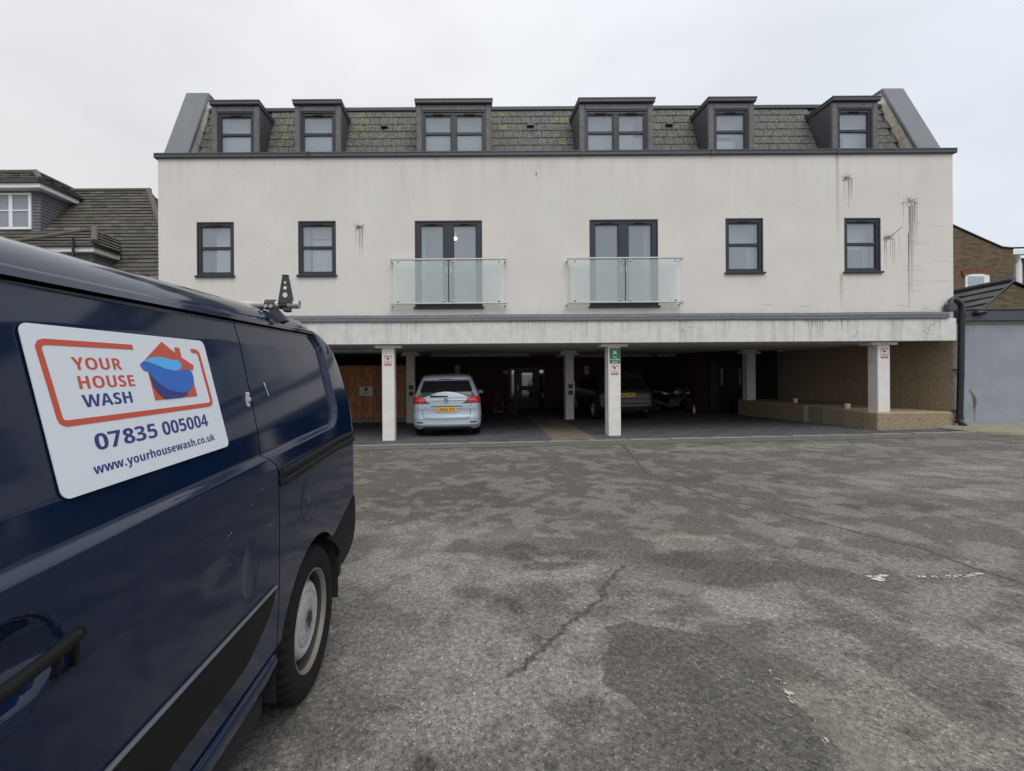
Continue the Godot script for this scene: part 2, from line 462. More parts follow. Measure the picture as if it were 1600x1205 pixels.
func render_texture() -> ImageTexture:
	var w := 2048
	var h := 432
	var n1 := noise(w, h, 71, 0.006, 4)
	var n2 := grey(w, 12, noise(w, 12, 72, 0.03, 4), 0, 255)
	n2.resize(w, h, Image.INTERPOLATE_CUBIC)
	var sd := n2.get_data()
	var n3 := noise(w, h, 73, 0.2, 3)
	var o := PackedByteArray(); o.resize(w * h * 3)
	for j in h:
		var y := 6.9 - j / 105.0
		for i in w:
			var q := j * w + i
			var k := 1.0 + (n1[q] / 255.0 - 0.5) * 0.04 + (n3[q] / 255.0 - 0.5) * 0.045
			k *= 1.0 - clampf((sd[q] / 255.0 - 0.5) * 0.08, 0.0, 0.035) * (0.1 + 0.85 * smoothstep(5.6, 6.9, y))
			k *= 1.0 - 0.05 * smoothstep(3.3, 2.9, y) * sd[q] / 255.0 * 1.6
			var warm := 0.012 * (n1[(q + 777) % (w * h)] / 255.0 - 0.5)
			o[q * 3] = clampi(int(213 * k * (1 + warm)), 0, 255)
			o[q * 3 + 1] = clampi(int(210 * k), 0, 255)
			o[q * 3 + 2] = clampi(int(206 * k * (1 - warm)), 0, 255)
	var im := Image.create_from_data(w, h, false, Image.FORMAT_RGB8, o)
	var r := RandomNumberGenerator.new()
	r.seed = 77
	var X := -7.5
	var Y := 6.9
	var P := 105.0
	# big splashes at the right and one beside the second window
	for a in [[10.93, 5.72, 1.5], [9.38, 6.3, 0.95], [10.38, 4.84, 1.0], [-2.5, 5.18, 0.9]]:
		for k in 70:                                     # a torn, smeared patch rather than round spots
			var q: Vector2 = Vector2(r.randfn(0.0, 0.055), r.randfn(0.0, 0.032)) * a[2]
			splash(im, a[0] + q.x + q.y * 0.8, a[1] + q.y, P, X, Y, r.randf_range(0.012, 0.026), r.randf_range(0.12, 0.4), r)
		for k in 8:
			var ang := r.randf_range(-2.9, 0.5)
			var reach := r.randf_range(0.4, 1.1)
			var bend := r.randf_range(-0.05, 0.05)
			for t in 26:
				var u := t / 25.0 * reach
				splash(im, a[0] + cos(ang + bend * t * 0.4) * u * 0.26 * a[2], a[1] - sin(ang) * u * 0.16 * a[2], P, X, Y, 0.012, (0.28 - 0.22 * u) * r.randf_range(0.4, 1.0), r)
		for k in 6:
			drip(im, a[0] + r.randf_range(-0.12, 0.16) * a[2], a[1], a[1] - r.randf_range(0.2, 0.9) * a[2], 0.02, 0.42, P, X, Y, r)
	for t in 16: splash(im, 10.42 + t * 0.02, 4.84 + t * 0.018, P, X, Y, 0.02, 0.55, r)
	drip(im, 10.95, 5.7, 3.2, 0.05, 0.6, P, X, Y, r, Color(0.45, 0.43, 0.42))
	drip(im, 10.91, 5.6, 4.4, 0.05, 0.6, P, X, Y, r)
	drip(im, 10.99, 5.6, 4.0, 0.02, 0.5, P, X, Y, r)
	drip(im, 10.88, 4.95, 2.9, 0.026, 0.95, P, X, Y, r)
	drip(im, 10.66, 4.95, 4.2, 0.014, 0.3, P, X, Y, r)
	drip(im, 9.16, 6.85, 4.4, 0.07, 0.4, P, X, Y, r, Color(0.55, 0.5, 0.45))
	drip(im, 9.24, 3.97, 3.1, 0.08, 0.45, P, X, Y, r, Color(0.6, 0.5, 0.38))
	drip(im, 1.83, 6.48, 6.38, 0.03, 0.9, P, X, Y, r)
	drip(im, -2.47, 5.1, 4.3, 0.014, 0.3, P, X, Y, r)
	for k in 14:
		var gx := 11.0 + r.randf_range(-0.3, 0.5)
		var gy_ := r.randf_range(3.4, 5.3)
		for t in 24: splash(im, gx + t * 0.018, gy_ + r.randf_range(-0.008, 0.008), P, X, Y, 0.02, 0.10, r, Color(0.45, 0.45, 0.43))
	# faint run-off below sills and balcony rails
	for a in [[-6.0, 3.95], [-3.5, 3.95], [6.9, 3.95], [9.8, 3.95], [-0.3, 3.18], [4.0, 3.18]]:
		for k in 5: drip(im, a[0] + r.randf_range(-0.5, 0.5), a[1], a[1] - r.randf_range(0.2, 0.6), 0.04, 0.09, P, X, Y, r, Color(0.55, 0.52, 0.48))
	for k in 40: drip(im, r.randf_range(-7.3, 11.9), 6.88, 6.88 - r.randf_range(0.1, 0.7), 0.03, 0.07, P, X, Y, r, Color(0.55, 0.53, 0.5))
	for k in 50: splash(im, r.randf_range(-7.3, 11.9), r.randf_range(3.1, 6.8), P, X, Y, 0.015, 0.35, r)
	for a in [[7.3, 3.25], [8.2, 3.2], [10.6, 3.2], [11.2, 3.12]]:
		for t in 12: splash(im, a[0] + t * 0.025, a[1] - t * 0.006 * r.randf(), P, X, Y, 0.014, 0.4, r)
	return tex(im)

func beam_texture() -> ImageTexture:
	var w := 2048
	var h := 128
	var n2 := grey(w, 6, noise(w, 6, 82, 0.03, 5), 0, 255)
	n2.resize(w, h, Image.INTERPOLATE_CUBIC)
	var sd := n2.get_data()
	var n3 := noise(w, h, 83, 0.04, 5)
	var o := PackedByteArray(); o.resize(w * h * 3)
	for i in w * h:
		var k := 1.0 - clampf(sd[i] / 255.0 - 0.45, 0, 1) * 0.20 + (n3[i] / 255.0 - 0.5) * 0.08
		o[i * 3] = clampi(int(209 * k), 0, 255); o[i * 3 + 1] = clampi(int(208 * k), 0, 255); o[i * 3 + 2] = clampi(int(205 * k), 0, 255)
	var im := Image.create_from_data(w, h, false, Image.FORMAT_RGB8, o)
	var r := RandomNumberGenerator.new()
	r.seed = 84
	for k in 130: drip(im, r.randf_range(-7.4, 11.8), 2.86, 2.86 - r.randf_range(0.05, 0.5), r.randf_range(0.01, 0.05), r.randf_range(0.08, 0.3), 105.0, -7.5, 2.9, r, Color(0.42, 0.40, 0.38))
	for x in [7.93, 8.34, 8.37, 8.5, 8.55, 8.62, 2.98, 5.2]: drip(im, x, 2.86, 2.86 - r.randf_range(0.35, 0.9), 0.016, 0.5, 105.0, -7.5, 2.9, r)
	for k in 20: drip(im, r.randf_range(8.2, 9.3), 2.86, 2.86 - r.randf_range(0.05, 0.3), 0.016, 0.5, 105.0, -7.5, 2.9, r)
	for a in [[5.35, 2.55], [5.45, 2.6], [11.1, 2.6], [11.2, 2.5], [11.25, 2.75], [9.4, 2.5]]:
		for k in 8: splash(im, a[0] + r.randf_range(-0.09, 0.09), a[1] + r.randf_range(-0.09, 0.09), 105.0, -7.5, 2.9, 0.03, 0.15, r)
	return tex(im)

func garage_texture() -> ImageTexture:
	var w := 1024
	var h := 256
	var n1 := noise(w, h, 91, 0.012, 4)
	var n3 := noise(w, h, 92, 0.15, 3)
	var o := PackedByteArray(); o.resize(w * h * 3)
	for j in h:
		for i in w:
			var q := j * w + i
			var k := 1.0 + (n1[q] / 255.0 - 0.5) * 0.09 + (n3[q] / 255.0 - 0.5) * 0.05
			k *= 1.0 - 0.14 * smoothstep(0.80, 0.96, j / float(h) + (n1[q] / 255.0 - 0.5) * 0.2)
			o[q * 3] = clampi(int(143 * k), 0, 255); o[q * 3 + 1] = clampi(int(149 * k), 0, 255); o[q * 3 + 2] = clampi(int(160 * k), 0, 255)
	var im := Image.create_from_data(w, h, false, Image.FORMAT_RGB8, o)
	var r := RandomNumberGenerator.new()
	r.seed = 93
	var rust := Color(0.36, 0.27, 0.22)
	for t in 34:                                        # rust and dirt below an old fixing
		var u := t / 33.0
		splash(im, 12.42 + 0.13 * sin(u * 2.4), 1.12 - u * 0.45, 85.0, 12.0, 2.8, 0.035 + 0.035 * u * (1.0 - u) * 4.0, 0.22, r, rust)
	for k in 7: drip(im, 12.38 + r.randf() * 0.2, 0.95 - r.randf() * 0.2, 0.25, 0.03, 0.3, 85.0, 12.0, 2.8, r, rust)
	for k in 40: drip(im, r.randf_range(12.1, 24.0), 2.75, 2.75 - r.randf_range(0.1, 1.3), 0.03, 0.12, 85.0, 12.0, 2.8, r, Color(0.42, 0.43, 0.45))
	return tex(im)

func uv_mat(t: ImageTexture, rough: float, x0: float, y1: float, wm: float, hm: float) -> StandardMaterial3D:   # uv = (x, -y) in metres
	var m := StandardMaterial3D.new()
	m.albedo_texture = t
	m.roughness = rough
	m.uv1_scale = Vector3(1.0 / wm, 1.0 / hm, 1)
	m.uv1_offset = Vector3(-x0 / wm, y1 / hm, 0)
	m.metallic_specular = 0.3
	return m

func make_materials() -> void:
	M.asphalt = make_asphalt()
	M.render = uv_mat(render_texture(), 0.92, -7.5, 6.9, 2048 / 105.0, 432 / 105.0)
	M.beam = uv_mat(beam_texture(), 0.92, -7.5, 2.9, 2048 / 105.0, 128 / 105.0)
	M.plain_render = mat(Color(0.64, 0.62, 0.58), 0.9, "mottle", 0.3)
	M.cream = mat(Color(0.74, 0.68, 0.56), 0.9, "mottle", 0.8)
	M.column = mat(Color(0.70, 0.68, 0.65), 0.75, "soft", 0.7)
	M.ceiling = mat(Color(0.80, 0.79, 0.77), 0.9, "soft", 0.5)
	M.anthracite = mat(Color(0.058, 0.064, 0.077), 0.45, "soft", 0.7)
	M.frame = mat(Color(0.022, 0.026, 0.033), 0.35)
	M.lead = mat(Color(0.118, 0.118, 0.124), 0.6, "mottle", 0.8)
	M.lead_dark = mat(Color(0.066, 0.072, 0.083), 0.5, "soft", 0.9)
	M.coping = mat(Color(0.155, 0.165, 0.178), 0.5, "soft", 0.6)
	M.flash = mat(Color(0.115, 0.12, 0.137), 0.5, "mottle", 0.5)
	M.slates = []
	for c in [Color(0.100, 0.097, 0.092), Color(0.092, 0.089, 0.085), Color(0.108, 0.103, 0.096), Color(0.099, 0.098, 0.097), Color(0.103, 0.100, 0.083), Color(0.124, 0.123, 0.078), Color(0.097, 0.094, 0.084)]:
		M.slates.append(mat(c * 1.1, 0.75, "slate", 1.1))
	M.pane = glass(Color(0.52, 0.60, 0.69), 0.26)
	M.pane_b = glass(Color(0.42, 0.48, 0.56), 0.35)
	M.balcony = glass(Color(0.66, 0.78, 0.78), 0.24, 0.12)
	M.blind = mat(Color(0.43, 0.51, 0.59), 0.8)
	M.blind_pale = mat(Color(0.58, 0.62, 0.64), 0.8)
	M.chrome = mat(Color(0.62, 0.61, 0.58), 0.28, "", 1, 0, "", 0.9)
	M.bright = mat(Color(0.75, 0.74, 0.70), 0.4)
	M.pebble = mat(Color(0.98, 0.99, 1.0), 0.95, "pebble", 1.1, 1.2, "pebble_h")
	M.plinth = mat(Color(0.80, 0.81, 0.80), 0.95, "pebble", 1.3, 0.8, "pebble_h")
	M.dark_brick = mat(Color(1.0, 0.95, 0.93), 0.95, "dark_brick", 1.0)
	M.brick = mat(Color(0.88, 0.89, 0.86), 0.95, "brick", 0.9, 0.6)
	M.red_brick = mat(Color(0.20, 0.085, 0.055), 0.9, "grain", 1.5)
	M.paver = mat(Color(1.5, 1.48, 1.46), 0.85, "paver", 0.62)
	M.tan = mat(Color(0.84, 0.83, 0.81), 0.9, "tan_paver", 1.2)
	M.kerb = mat(Color(0.23, 0.225, 0.20), 0.9, "grain", 0.8)
	M.strip = mat(Color(0.125, 0.125, 0.11), 0.9, "mottle", 0.8, 0.4, "grain")
	M.moss = mat(Color(0.27, 0.26, 0.19), 0.95, "mottle", 0.9, 0.6, "grain")
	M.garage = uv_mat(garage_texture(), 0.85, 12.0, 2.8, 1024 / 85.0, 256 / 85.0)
	M.grey_strip = mat(Color(0.36, 0.38, 0.41), 0.8, "mottle", 0.6)
	M.black = mat(Color(0.014, 0.015, 0.018), 0.35)
	M.black_plastic = mat(Color(0.022, 0.022, 0.023), 0.55, "grain", 9.0)
	M.trim = mat(Color(0.011, 0.011, 0.0115), 0.6, "grain", 14.0, 0.06)
	M.void = mat(Color(0.012, 0.012, 0.013), 0.9)
	M.white = mat(Color(0.75, 0.75, 0.74), 0.5)
	M.upvc = mat(Color(0.80, 0.81, 0.82), 0.35)
	M.old_paint = mat(Color(0.50, 0.495, 0.48), 0.8, "grain", 4.0)
	M.room = mat(Color(0.33, 0.37, 0.42), 0.9)
	M.grey_paint = mat(Color(0.62, 0.62, 0.60), 0.6)
	M.wood = mat(Color(0.42, 0.18, 0.085), 0.8, "wood", 1.2)
	M.wood_b = mat(Color(0.34, 0.145, 0.07), 0.8, "wood", 0.9)
	M.wood_c = mat(Color(0.47, 0.215, 0.10), 0.8, "wood", 1.5)
	M.timber = mat(Color(0.085, 0.068, 0.052), 0.8, "wood", 1.0)
	M.concrete = mat(Color(0.22, 0.21, 0.19), 0.9, "grain", 1.0)
	M.green = mat(Color(0.012, 0.14, 0.05), 0.5)
	M.red = mat(Color(0.48, 0.07, 0.07), 0.5)
	M.ink = mat(Color(0.03, 0.03, 0.035), 0.5)
	M.yellow = mat(Color(0.80, 0.46, 0.03), 0.4)
	M.tile = mat(Color(1.0, 1.0, 1.0), 0.9, "grain", 1.1, 0.6)
	M.tile.vertex_color_use_as_albedo = true
	M.clad = mat(Color(0.13, 0.135, 0.15), 0.8, "mottle", 0.7)
	M.ridge = mat(Color(0.105, 0.095, 0.08), 0.9, "grain", 0.9)
	M.rubber = mat(Color(0.014, 0.0138, 0.0135), 0.75, "grain", 5.0)
	M.rubber.metallic_specular = 0.28
	M.trim.metallic_specular = 0.28
	M.rim = mat(Color(0.50, 0.49, 0.47), 0.42, "mottle", 3.0, 0, "", 0.35)
	M.rim_lip = mat(Color(0.235, 0.205, 0.175), 0.6, "grain", 6.0, 0, "", 0.3)
	M.hubcap = mat(Color(0.40, 0.41, 0.42), 0.45, "mottle", 3.5, 0, "", 0.25)
	M.van = paint(Color(0.0052, 0.0125, 0.041), 0.5)
	M.van.albedo_texture = null
	M.van.albedo_color = Color(0.0050, 0.0140, 0.041).linear_to_srgb()
	M.van.metallic_specular = 0.0
	M.van.clearcoat_roughness = 0.08
	M.mirror_glass = mat(Color(0.30, 0.33, 0.36), 0.05, "", 1, 0, "", 1.0)
	M.fd_blind = mat(Color(0.13, 0.165, 0.20), 0.8)
	M.silver = paint(Color(0.47, 0.54, 0.63), 0.38)
	M.silver.metallic = 0.3
	M.silver.albedo_texture = null
	M.silver.albedo_color = Color(0.36, 0.43, 0.51).linear_to_srgb()
	M.suv = paint(Color(0.008, 0.0085, 0.0095), 0.45)
	M.suv.clearcoat = 0.5
	M.suv.clearcoat_roughness = 0.25
	M.grit = mat(Color(0.33, 0.32, 0.29), 0.9)
	M.lamp_glow = mat(Color(0.9, 0.9, 0.9), 0.5)
	M.lamp_glow.emission_enabled = true
	M.lamp_glow.emission = Color(1.0, 0.97, 0.92)
	M.lamp_glow.emission_energy_multiplier = 3.0
	M.grey_trim = mat(Color(0.11, 0.115, 0.125), 0.45)
	M.galv = mat(Color(0.50, 0.49, 0.45), 0.42, "mottle", 4.0, 0, "", 0.5)
	M.steel_dark = mat(Color(0.035, 0.037, 0.042), 0.5)
	M.rim_dark = mat(Color(0.03, 0.027, 0.025), 0.7, "grain", 5.0)
	M.sign_white = mat(Color(0.70, 0.74, 0.79), 0.38)
	M.sign_red = mat(Color(0.55, 0.085, 0.045), 0.4)
	M.sign_blue = mat(Color(0.025, 0.14, 0.52), 0.4)
	M.sign_light = mat(Color(0.085, 0.44, 0.86), 0.4)
	M.sign_navy = mat(Color(0.025, 0.04, 0.19), 0.4)
	M.car_glass = mat(Color(0.008, 0.009, 0.011), 0.06)
	M.tail = mat(Color(0.42, 0.018, 0.03), 0.12)
	M.tail_dark = mat(Color(0.05, 0.008, 0.012), 0.15)
	M.tail_bright = mat(Color(0.62, 0.10, 0.12), 0.12)

func paint(c: Color, rough: float) -> StandardMaterial3D:
	var m := mat(c, rough, "mottle", 0.8)
	m.clearcoat_enabled = true
	m.clearcoat = 1.0
	m.clearcoat_roughness = 0.09
	return m

func _ready() -> void:
	rng.seed = 11
	# --- camera: a level ultra-wide lens, straightened afterwards, so the lens is shifted instead of tilted
	var cam := Camera3D.new()
	cam.name = "camera"
	cam.projection = Camera3D.PROJECTION_FRUSTUM
	cam.near = 0.05
	cam.far = 600.0
	cam.size = 0.05 * 1205.0 / 700.0
	cam.frustum_offset = Vector2(0.05 * 78.0 / 700.0, -0.05 * 18.5 / 700.0)
	cam.position = Vector3(0, 1.6, 0)
	cam.rotation.z = -0.0065
	cam.current = true
	add_child(cam)
	# --- overcast sky and a weak, very soft sun behind the camera
	var env := Environment.new()
	env.background_mode = Environment.BG_SKY
	var sky := Sky.new()
	var psm := PanoramaSkyMaterial.new()
	psm.panorama = sky_texture()
	sky.sky_material = psm
	env.sky = sky
	env.tonemap_mode = Environment.TONE_MAPPER_LINEAR
	env.tonemap_exposure = 1.0
	env.sdfgi_enabled = true
	env.ssao_enabled = true
	env.ssil_enabled = true
	var we := WorldEnvironment.new()
	we.name = "world"
	we.environment = env
	add_child(we)
	var sun := DirectionalLight3D.new()
	sun.name = "sun"
	sun.light_energy = 0.47
	sun.light_color = Color(1.0, 0.985, 0.96)
	sun.light_angular_distance = 40.0
	sun.shadow_enabled = true
	sun.sky_mode = DirectionalLight3D.SKY_MODE_LIGHT_ONLY
	sun.rotation_degrees = Vector3(-52, 12, 0)
	add_child(sun)

	make_textures()
	make_materials()
	build_ground()
	build_block()
	build_left_house()
	build_right_side()
	build_carport_things()
	build_mpv()
	build_suv()
	build_motorcycle()
	build_van()

func sky_texture() -> ImageTexture:
	var w := 1024
	var h := 512
	var nz := FastNoiseLite.new()
	nz.seed = 9; nz.frequency = 1.6; nz.fractal_octaves = 4; nz.noise_type = FastNoiseLite.TYPE_SIMPLEX_SMOOTH
	var im := Image.create(w, h, false, Image.FORMAT_RGBF)
	for j in h:
		var el := (0.5 - (j + 0.5) / h) * PI
		for i in w:
			var az := (i + 0.5) / w * TAU
			# the middle column of a panorama looks towards -z
			var dir := Vector3(-sin(az) * cos(el), sin(el), cos(az) * cos(el))
			var f := nz.get_noise_3d(dir.x * 1.0, dir.y * 2.2, dir.z * 1.0)
			var v := 0.815 + 0.13 * f + 0.45 * clampf(sin(el) - 0.45, 0.0, 1.0)
			var side := clampf(-dir.x * 0.9, -1, 1)                # thinner, bluer cloud to the right; warmer to the left
			var low := 1.0 - smoothstep(0.0, 0.55, absf(sin(el)))
			var c := Vector3(0.985, 1.0, 1.03)
			c = c.lerp(Vector3(0.86, 0.975, 1.13), clampf(side, 0, 1) * 0.8)
			c = c.lerp(Vector3(1.03, 0.985, 0.965), clampf(-side, 0, 1) * 0.75 * low)
			if el < 0: v = 0.30
			im.set_pixel(i, j, Color(v * c.x, v * c.y, v * c.z))
	return ImageTexture.create_from_image(im)

# ---------- ground ----------
func sheet(b: B, xs: Array, ds: Array, lift: float) -> void:
	var P := []
	var U := []
	for d in ds:
		var row := []
		var ur := []
		for x in xs:
			row.append(Vector3(x, gy(x, d) + lift, -d))
			ur.append(Vector2(x / 2.6, d / 2.6))
		P.append(row); U.append(ur)
	b.grid(P, false, U)

func build_ground() -> void:
	var b := B.new()
	sheet(b, [-300.0, -60.0, -14.0, -7.0, 0.0, 6.0, 12.0, 18.0, 60.0, 300.0], [-300.0, -50.0, -8.0, -4.0, 0.0, 4.0, 8.0, 10.9, 16.0, 24.0, 30.0, 80.0, 400.0], 0.0)
	for i in b.uv2.size():
		var q := b.v[i]
		b.uv2[i] = Vector2((q.x - YX0) / YW, -q.z / YD)
	struct("asphalt_ground", b, M.asphalt, "worn grey asphalt yard with damp patches and cracks")
	# block-paved floor under the building, the buff path through it, the flush edging and the concrete strip before it
	b = B.new()
	sheet(b, [-7.2, -2.0, 4.0, 9.0, 11.9], [10.2, 14.0, 18.0, 23.0], 0.010)
	struct("paved_floor", b, M.paver, "dark block paved parking floor under the building")
	b = B.new()
	var P := []
	for t in 9:
		var d := 10.21 + (23.0 - 10.21) * t / 8.0
		var l := 2.07 + 0.06 * (d - 10.2)
		var r := 3.05 + 0.088 * (d - 10.2)
		P.append([Vector3(l, gy(l, d) + 0.016, -d), Vector3(r, gy(r, d) + 0.016, -d)])
	b.grid(P)
	struct("buff_path", b, M.tan, "buff paved path leading to the rear door")
	b = B.new()
	var x := -7.2
	b = B.new()
	sheet(b, [-7.4, -2.0, 4.0, 9.0, 11.6], [9.45, 10.08], 0.006)
	struct("concrete_strip", b, M.strip, "grey green concrete strip before the parking bays")
	var kerb := Node3D.new()
	kerb.name = "edging_kerb"
	add_child(kerb)
	kerb.set_meta("kind", "structure")
	while x < 11.4:
		b = B.new()
		var z0 := 10.085
		var y0 := gy(x, 10.15)
		b.box(x, x + 0.905, y0 - 0.1, y0 + 0.022 + rng.randf_range(-0.003, 0.004), -10.2, -z0, 0.008)
		obj("kerb_stone", b, M.kerb, kerb)
		x += 0.915
	# raised mossy pavement before the garage wall
	b = B.new()
	var rows := []
	for q in [[9.55, -0.05], [9.57, 0.055], [9.62, 0.075], [10.2, 0.085], [10.97, 0.09]]:
		var row := []
		for xx in [11.55, 11.7, 12.4, 14.0, 18.0, 30.0]:
			var sink := 0.07 if xx < 11.6 else 0.0
			row.append(Vector3(xx, gy(xx, q[0]) + q[1] - sink + 0.004, -q[0] - (0.55 if xx < 11.6 else 0.0) * (10.97 - q[0]) / 1.4))
		rows.append(row)
	b.grid(rows)
	struct("mossy_pavement", b, M.moss, "raised mossy concrete strip along the garage wall")
	# loose grit and a few fallen leaves
	b = B.new()
	var gr := RandomNumberGenerator.new()
	gr.seed = 15
	for k in 420:
		var gd := 1.35 + 8.0 * pow(gr.randf(), 1.8)
		var gx := gr.randf_range(-0.62, 1.25) * gd
		if gx < -0.7 and gd < 3.0: continue
		var e := gr.randf_range(0.0012, 0.0032) * (1.0 + 0.25 * gd)
		b.box(-e, e, -e * 0.6, e * 0.7, -e * 0.8, e * 0.8, e * 0.35, Transform3D(Basis(Vector3(0, 1, 0), gr.randf() * TAU), Vector3(gx, gy(gx, gd) + e * 0.4, -gd)))
	var grit := struct("loose_grit", b, M.grit)
	grit.set_meta("kind", "stuff")
	grit.set_meta("label", "loose pale grit scattered over the asphalt")
	grit.set_meta("category", "grit")
	# last flecks of old white paint
	var spots := [[2.77, 2.98, 0.07, 0.045, 0.1], [3.06, 2.99, 0.022, 0.022, 0.3], [3.14, 2.99, 0.018, 0.02, 0.3], [3.22, 2.98, 0.035, 0.02, 0.2], [3.30, 2.985, 0.035, 0.02, 0.2], [3.38, 2.99, 0.035, 0.025, 0.2], [3.46, 3.01, 0.03, 0.025, 0.2], [1.41, 2.06, 0.008, 0.014, 1.9], [1.405, 2.0, 0.012, 0.02, 1.9], [1.39, 1.94, 0.014, 0.026, 1.9], [1.375, 1.88, 0.012, 0.02, 1.9], [1.34, 1.66, 0.012, 0.016, 1.9], [0.04, 1.96, 0.008, 0.008, 0.6], [0.0, 1.93, 0.006, 0.006, 0.6]]
	b = B.new()
	var r := RandomNumberGenerator.new()
	r.seed = 5
	for s in spots:
		for k in 9:
			var cx: float = s[0] + r.randf_range(-1, 1) * s[2]
			var cd: float = s[1] + r.randf_range(-1, 1) * s[3]
			var rad: float = r.randf_range(0.25, 0.6) * minf(s[2], s[3])
			if r.randf() < 0.4: rad *= 0.4
			var c := Vector3(cx, gy(cx, cd) + 0.004 + k * 0.00012, -cd)
			var ring := []
			var n := 11
			for q in n:
				var a := TAU * q / n
				var e: Vector2 = Vector2(cos(a) * rad * 1.5, sin(a) * rad * 0.8).rotated(s[4]) * r.randf_range(0.45, 1.25)
				ring.append(c + Vector3(e.x, 0, -e.y))
			for q in n: b.tri(c, ring[q], ring[(q + 1) % n])
	struct("road_marking", b, M.old_paint, "worn flecks of white paint on the asphalt")

# ---------- the main building ----------
func wall_grid(b: B, x0: float, x1: float, y0: float, y1: float, d0: float, d1: float, holes: Array) -> void:
	var xs := [x0, x1]
	var ys := [y0, y1]
	for h in holes:
		xs.append_array([h[0], h[1]]); ys.append_array([h[2], h[3]])
	xs.sort(); ys.sort()
	for i in xs.size() - 1:
		for j in ys.size() - 1:
			var a: float = xs[i]; var c: float = xs[i + 1]; var e: float = ys[j]; var f: float = ys[j + 1]
			if c - a < 1e-5 or f - e < 1e-5: continue
			var inside := false
			for h in holes:
				if (a + c) / 2 > h[0] and (a + c) / 2 < h[1] and (e + f) / 2 > h[2] and (e + f) / 2 < h[3]: inside = true
			if inside: continue
			b.quad(Vector3(a, e, -d0), Vector3(c, e, -d0), Vector3(c, f, -d0), Vector3(a, f, -d0))
			b.quad(Vector3(c, e, -d1), Vector3(a, e, -d1), Vector3(a, f, -d1), Vector3(c, f, -d1))
	for h in holes:
		b.quad(Vector3(h[0], h[2], -d0), Vector3(h[0], h[2], -d1), Vector3(h[0], h[3], -d1), Vector3(h[0], h[3], -d0))
		b.quad(Vector3(h[1], h[2], -d1), Vector3(h[1], h[2], -d0), Vector3(h[1], h[3], -d0), Vector3(h[1], h[3], -d1))
		b.quad(Vector3(h[0], h[2], -d0), Vector3(h[1], h[2], -d0), Vector3(h[1], h[2], -d1), Vector3(h[0], h[2], -d1))
		b.quad(Vector3(h[0], h[3], -d1), Vector3(h[1], h[3], -d1), Vector3(h[1], h[3], -d0), Vector3(h[0], h[3], -d0))
	b.quad(Vector3(x0, y0, -d1), Vector3(x0, y0, -d0), Vector3(x0, y1, -d0), Vector3(x0, y1, -d1))
	b.quad(Vector3(x1, y0, -d0), Vector3(x1, y0, -d1), Vector3(x1, y1, -d1), Vector3(x1, y1, -d0))
	b.quad(Vector3(x0, y1, -d0), Vector3(x1, y1, -d0), Vector3(x1, y1, -d1), Vector3(x0, y1, -d1))
	b.quad(Vector3(x0, y0, -d1), Vector3(x1, y0, -d1), Vector3(x1, y0, -d0), Vector3(x0, y0, -d0))

# a casement with a mid rail in each light; the window mesh is the frame, panes and blind are its pieces
func window(called: String, x0: float, x1: float, y0: float, y1: float, d: float, lights: int, rail_y: float, root: Node, blind: Material, side := 0.085, sill := true, door := false, bottom := 0.09, cover: Array = [[0.0, 1.0, 0.0, 1.0]]) -> MeshInstance3D:
	var b := B.new()
	var d1 := d + 0.07
	var top := 0.10
	bd(b, x0, x0 + side, y0, y1, d, d1, 0.006)
	bd(b, x1 - side, x1, y0, y1, d, d1, 0.006)
	bd(b, x0 + side, x1 - side, y1 - top, y1, d + 0.002, d1, 0.006)
	bd(b, x0 + side, x1 - side, y0, y0 + bottom, d + 0.002, d1, 0.006)
	var w := (x1 - x0 - 2 * side - (lights - 1) * side * 1.7) / lights
	# outer trim, standing proud like the real frames
	bd(b, x0 - 0.0, x0 + 0.03, y0, y1, d - 0.018, d - 0.002)
	bd(b, x1 - 0.03, x1, y0, y1, d - 0.018, d - 0.002)
	bd(b, x0 + 0.03, x1 - 0.03, y1 - 0.03, y1, d - 0.018, d - 0.002)
	var px := []
	for k in lights:
		var a := x0 + side + k * (w + side * 1.7)
		px.append([a, a + w])
		if k: bd(b, a - side * 1.7, a, y0 + bottom, y1 - top, d + 0.002, d1, 0.006)
		# sash bead
		for q in [[a, a + 0.02, y0 + bottom, y1 - top], [a + w - 0.02, a + w, y0 + bottom, y1 - top]]:
			bd(b, q[0], q[1], q[2], q[3], d + 0.02, d1 - 0.005)
		bd(b, a + 0.02, a + w - 0.02, y1 - top - 0.02, y1 - top, d + 0.02, d1 - 0.005)
	var o := obj(called, b, M.frame, root)
	for k in lights:
		var a: float = px[k][0] + 0.02
		var c: float = px[k][1] - 0.02
		if rail_y > 0:
			bxo("mid_rail", a, c, rail_y - 0.035, rail_y + 0.035, d + 0.012, d1 - 0.01, M.frame, o, 0.006)
			bxo("pane", a, c, rail_y + 0.035, y1 - top - 0.02, d + 0.043, d + 0.049, M.pane, o)
			bxo("pane", a, c, y0 + bottom, rail_y - 0.035, d + 0.043, d + 0.049, M.pane, o)
		else:
			bxo("pane", a, c, y0 + bottom, y1 - top - 0.02, d + 0.043, d + 0.049, M.pane, o)
		var m := (a + c) / 2
		bxo("trickle_vent", m - 0.13, m + 0.13, y1 - top + 0.006, y1 - top + 0.034, d - 0.018, d + 0.002, M.black, o, 0.006)
	if sill:
		bxo("sill", x0 - 0.035, x1 + 0.035, y0 - 0.045, y0, d - 0.085, d + 0.06, M.frame, o, 0.008)
	# what shows behind the glass: a dim reveal and a blind
	for q in cover:
		bxo("blind", lerpf(x0 + 0.02, x1 - 0.02, q[0]), lerpf(x0 + 0.02, x1 - 0.02, q[1]), lerpf(y0 + 0.02, y1 - 0.02, q[2]), lerpf(y0 + 0.02, y1 - 0.02, q[3]), d + 0.30, d + 0.31, q[4] if q.size() > 4 else blind, o)
	return o

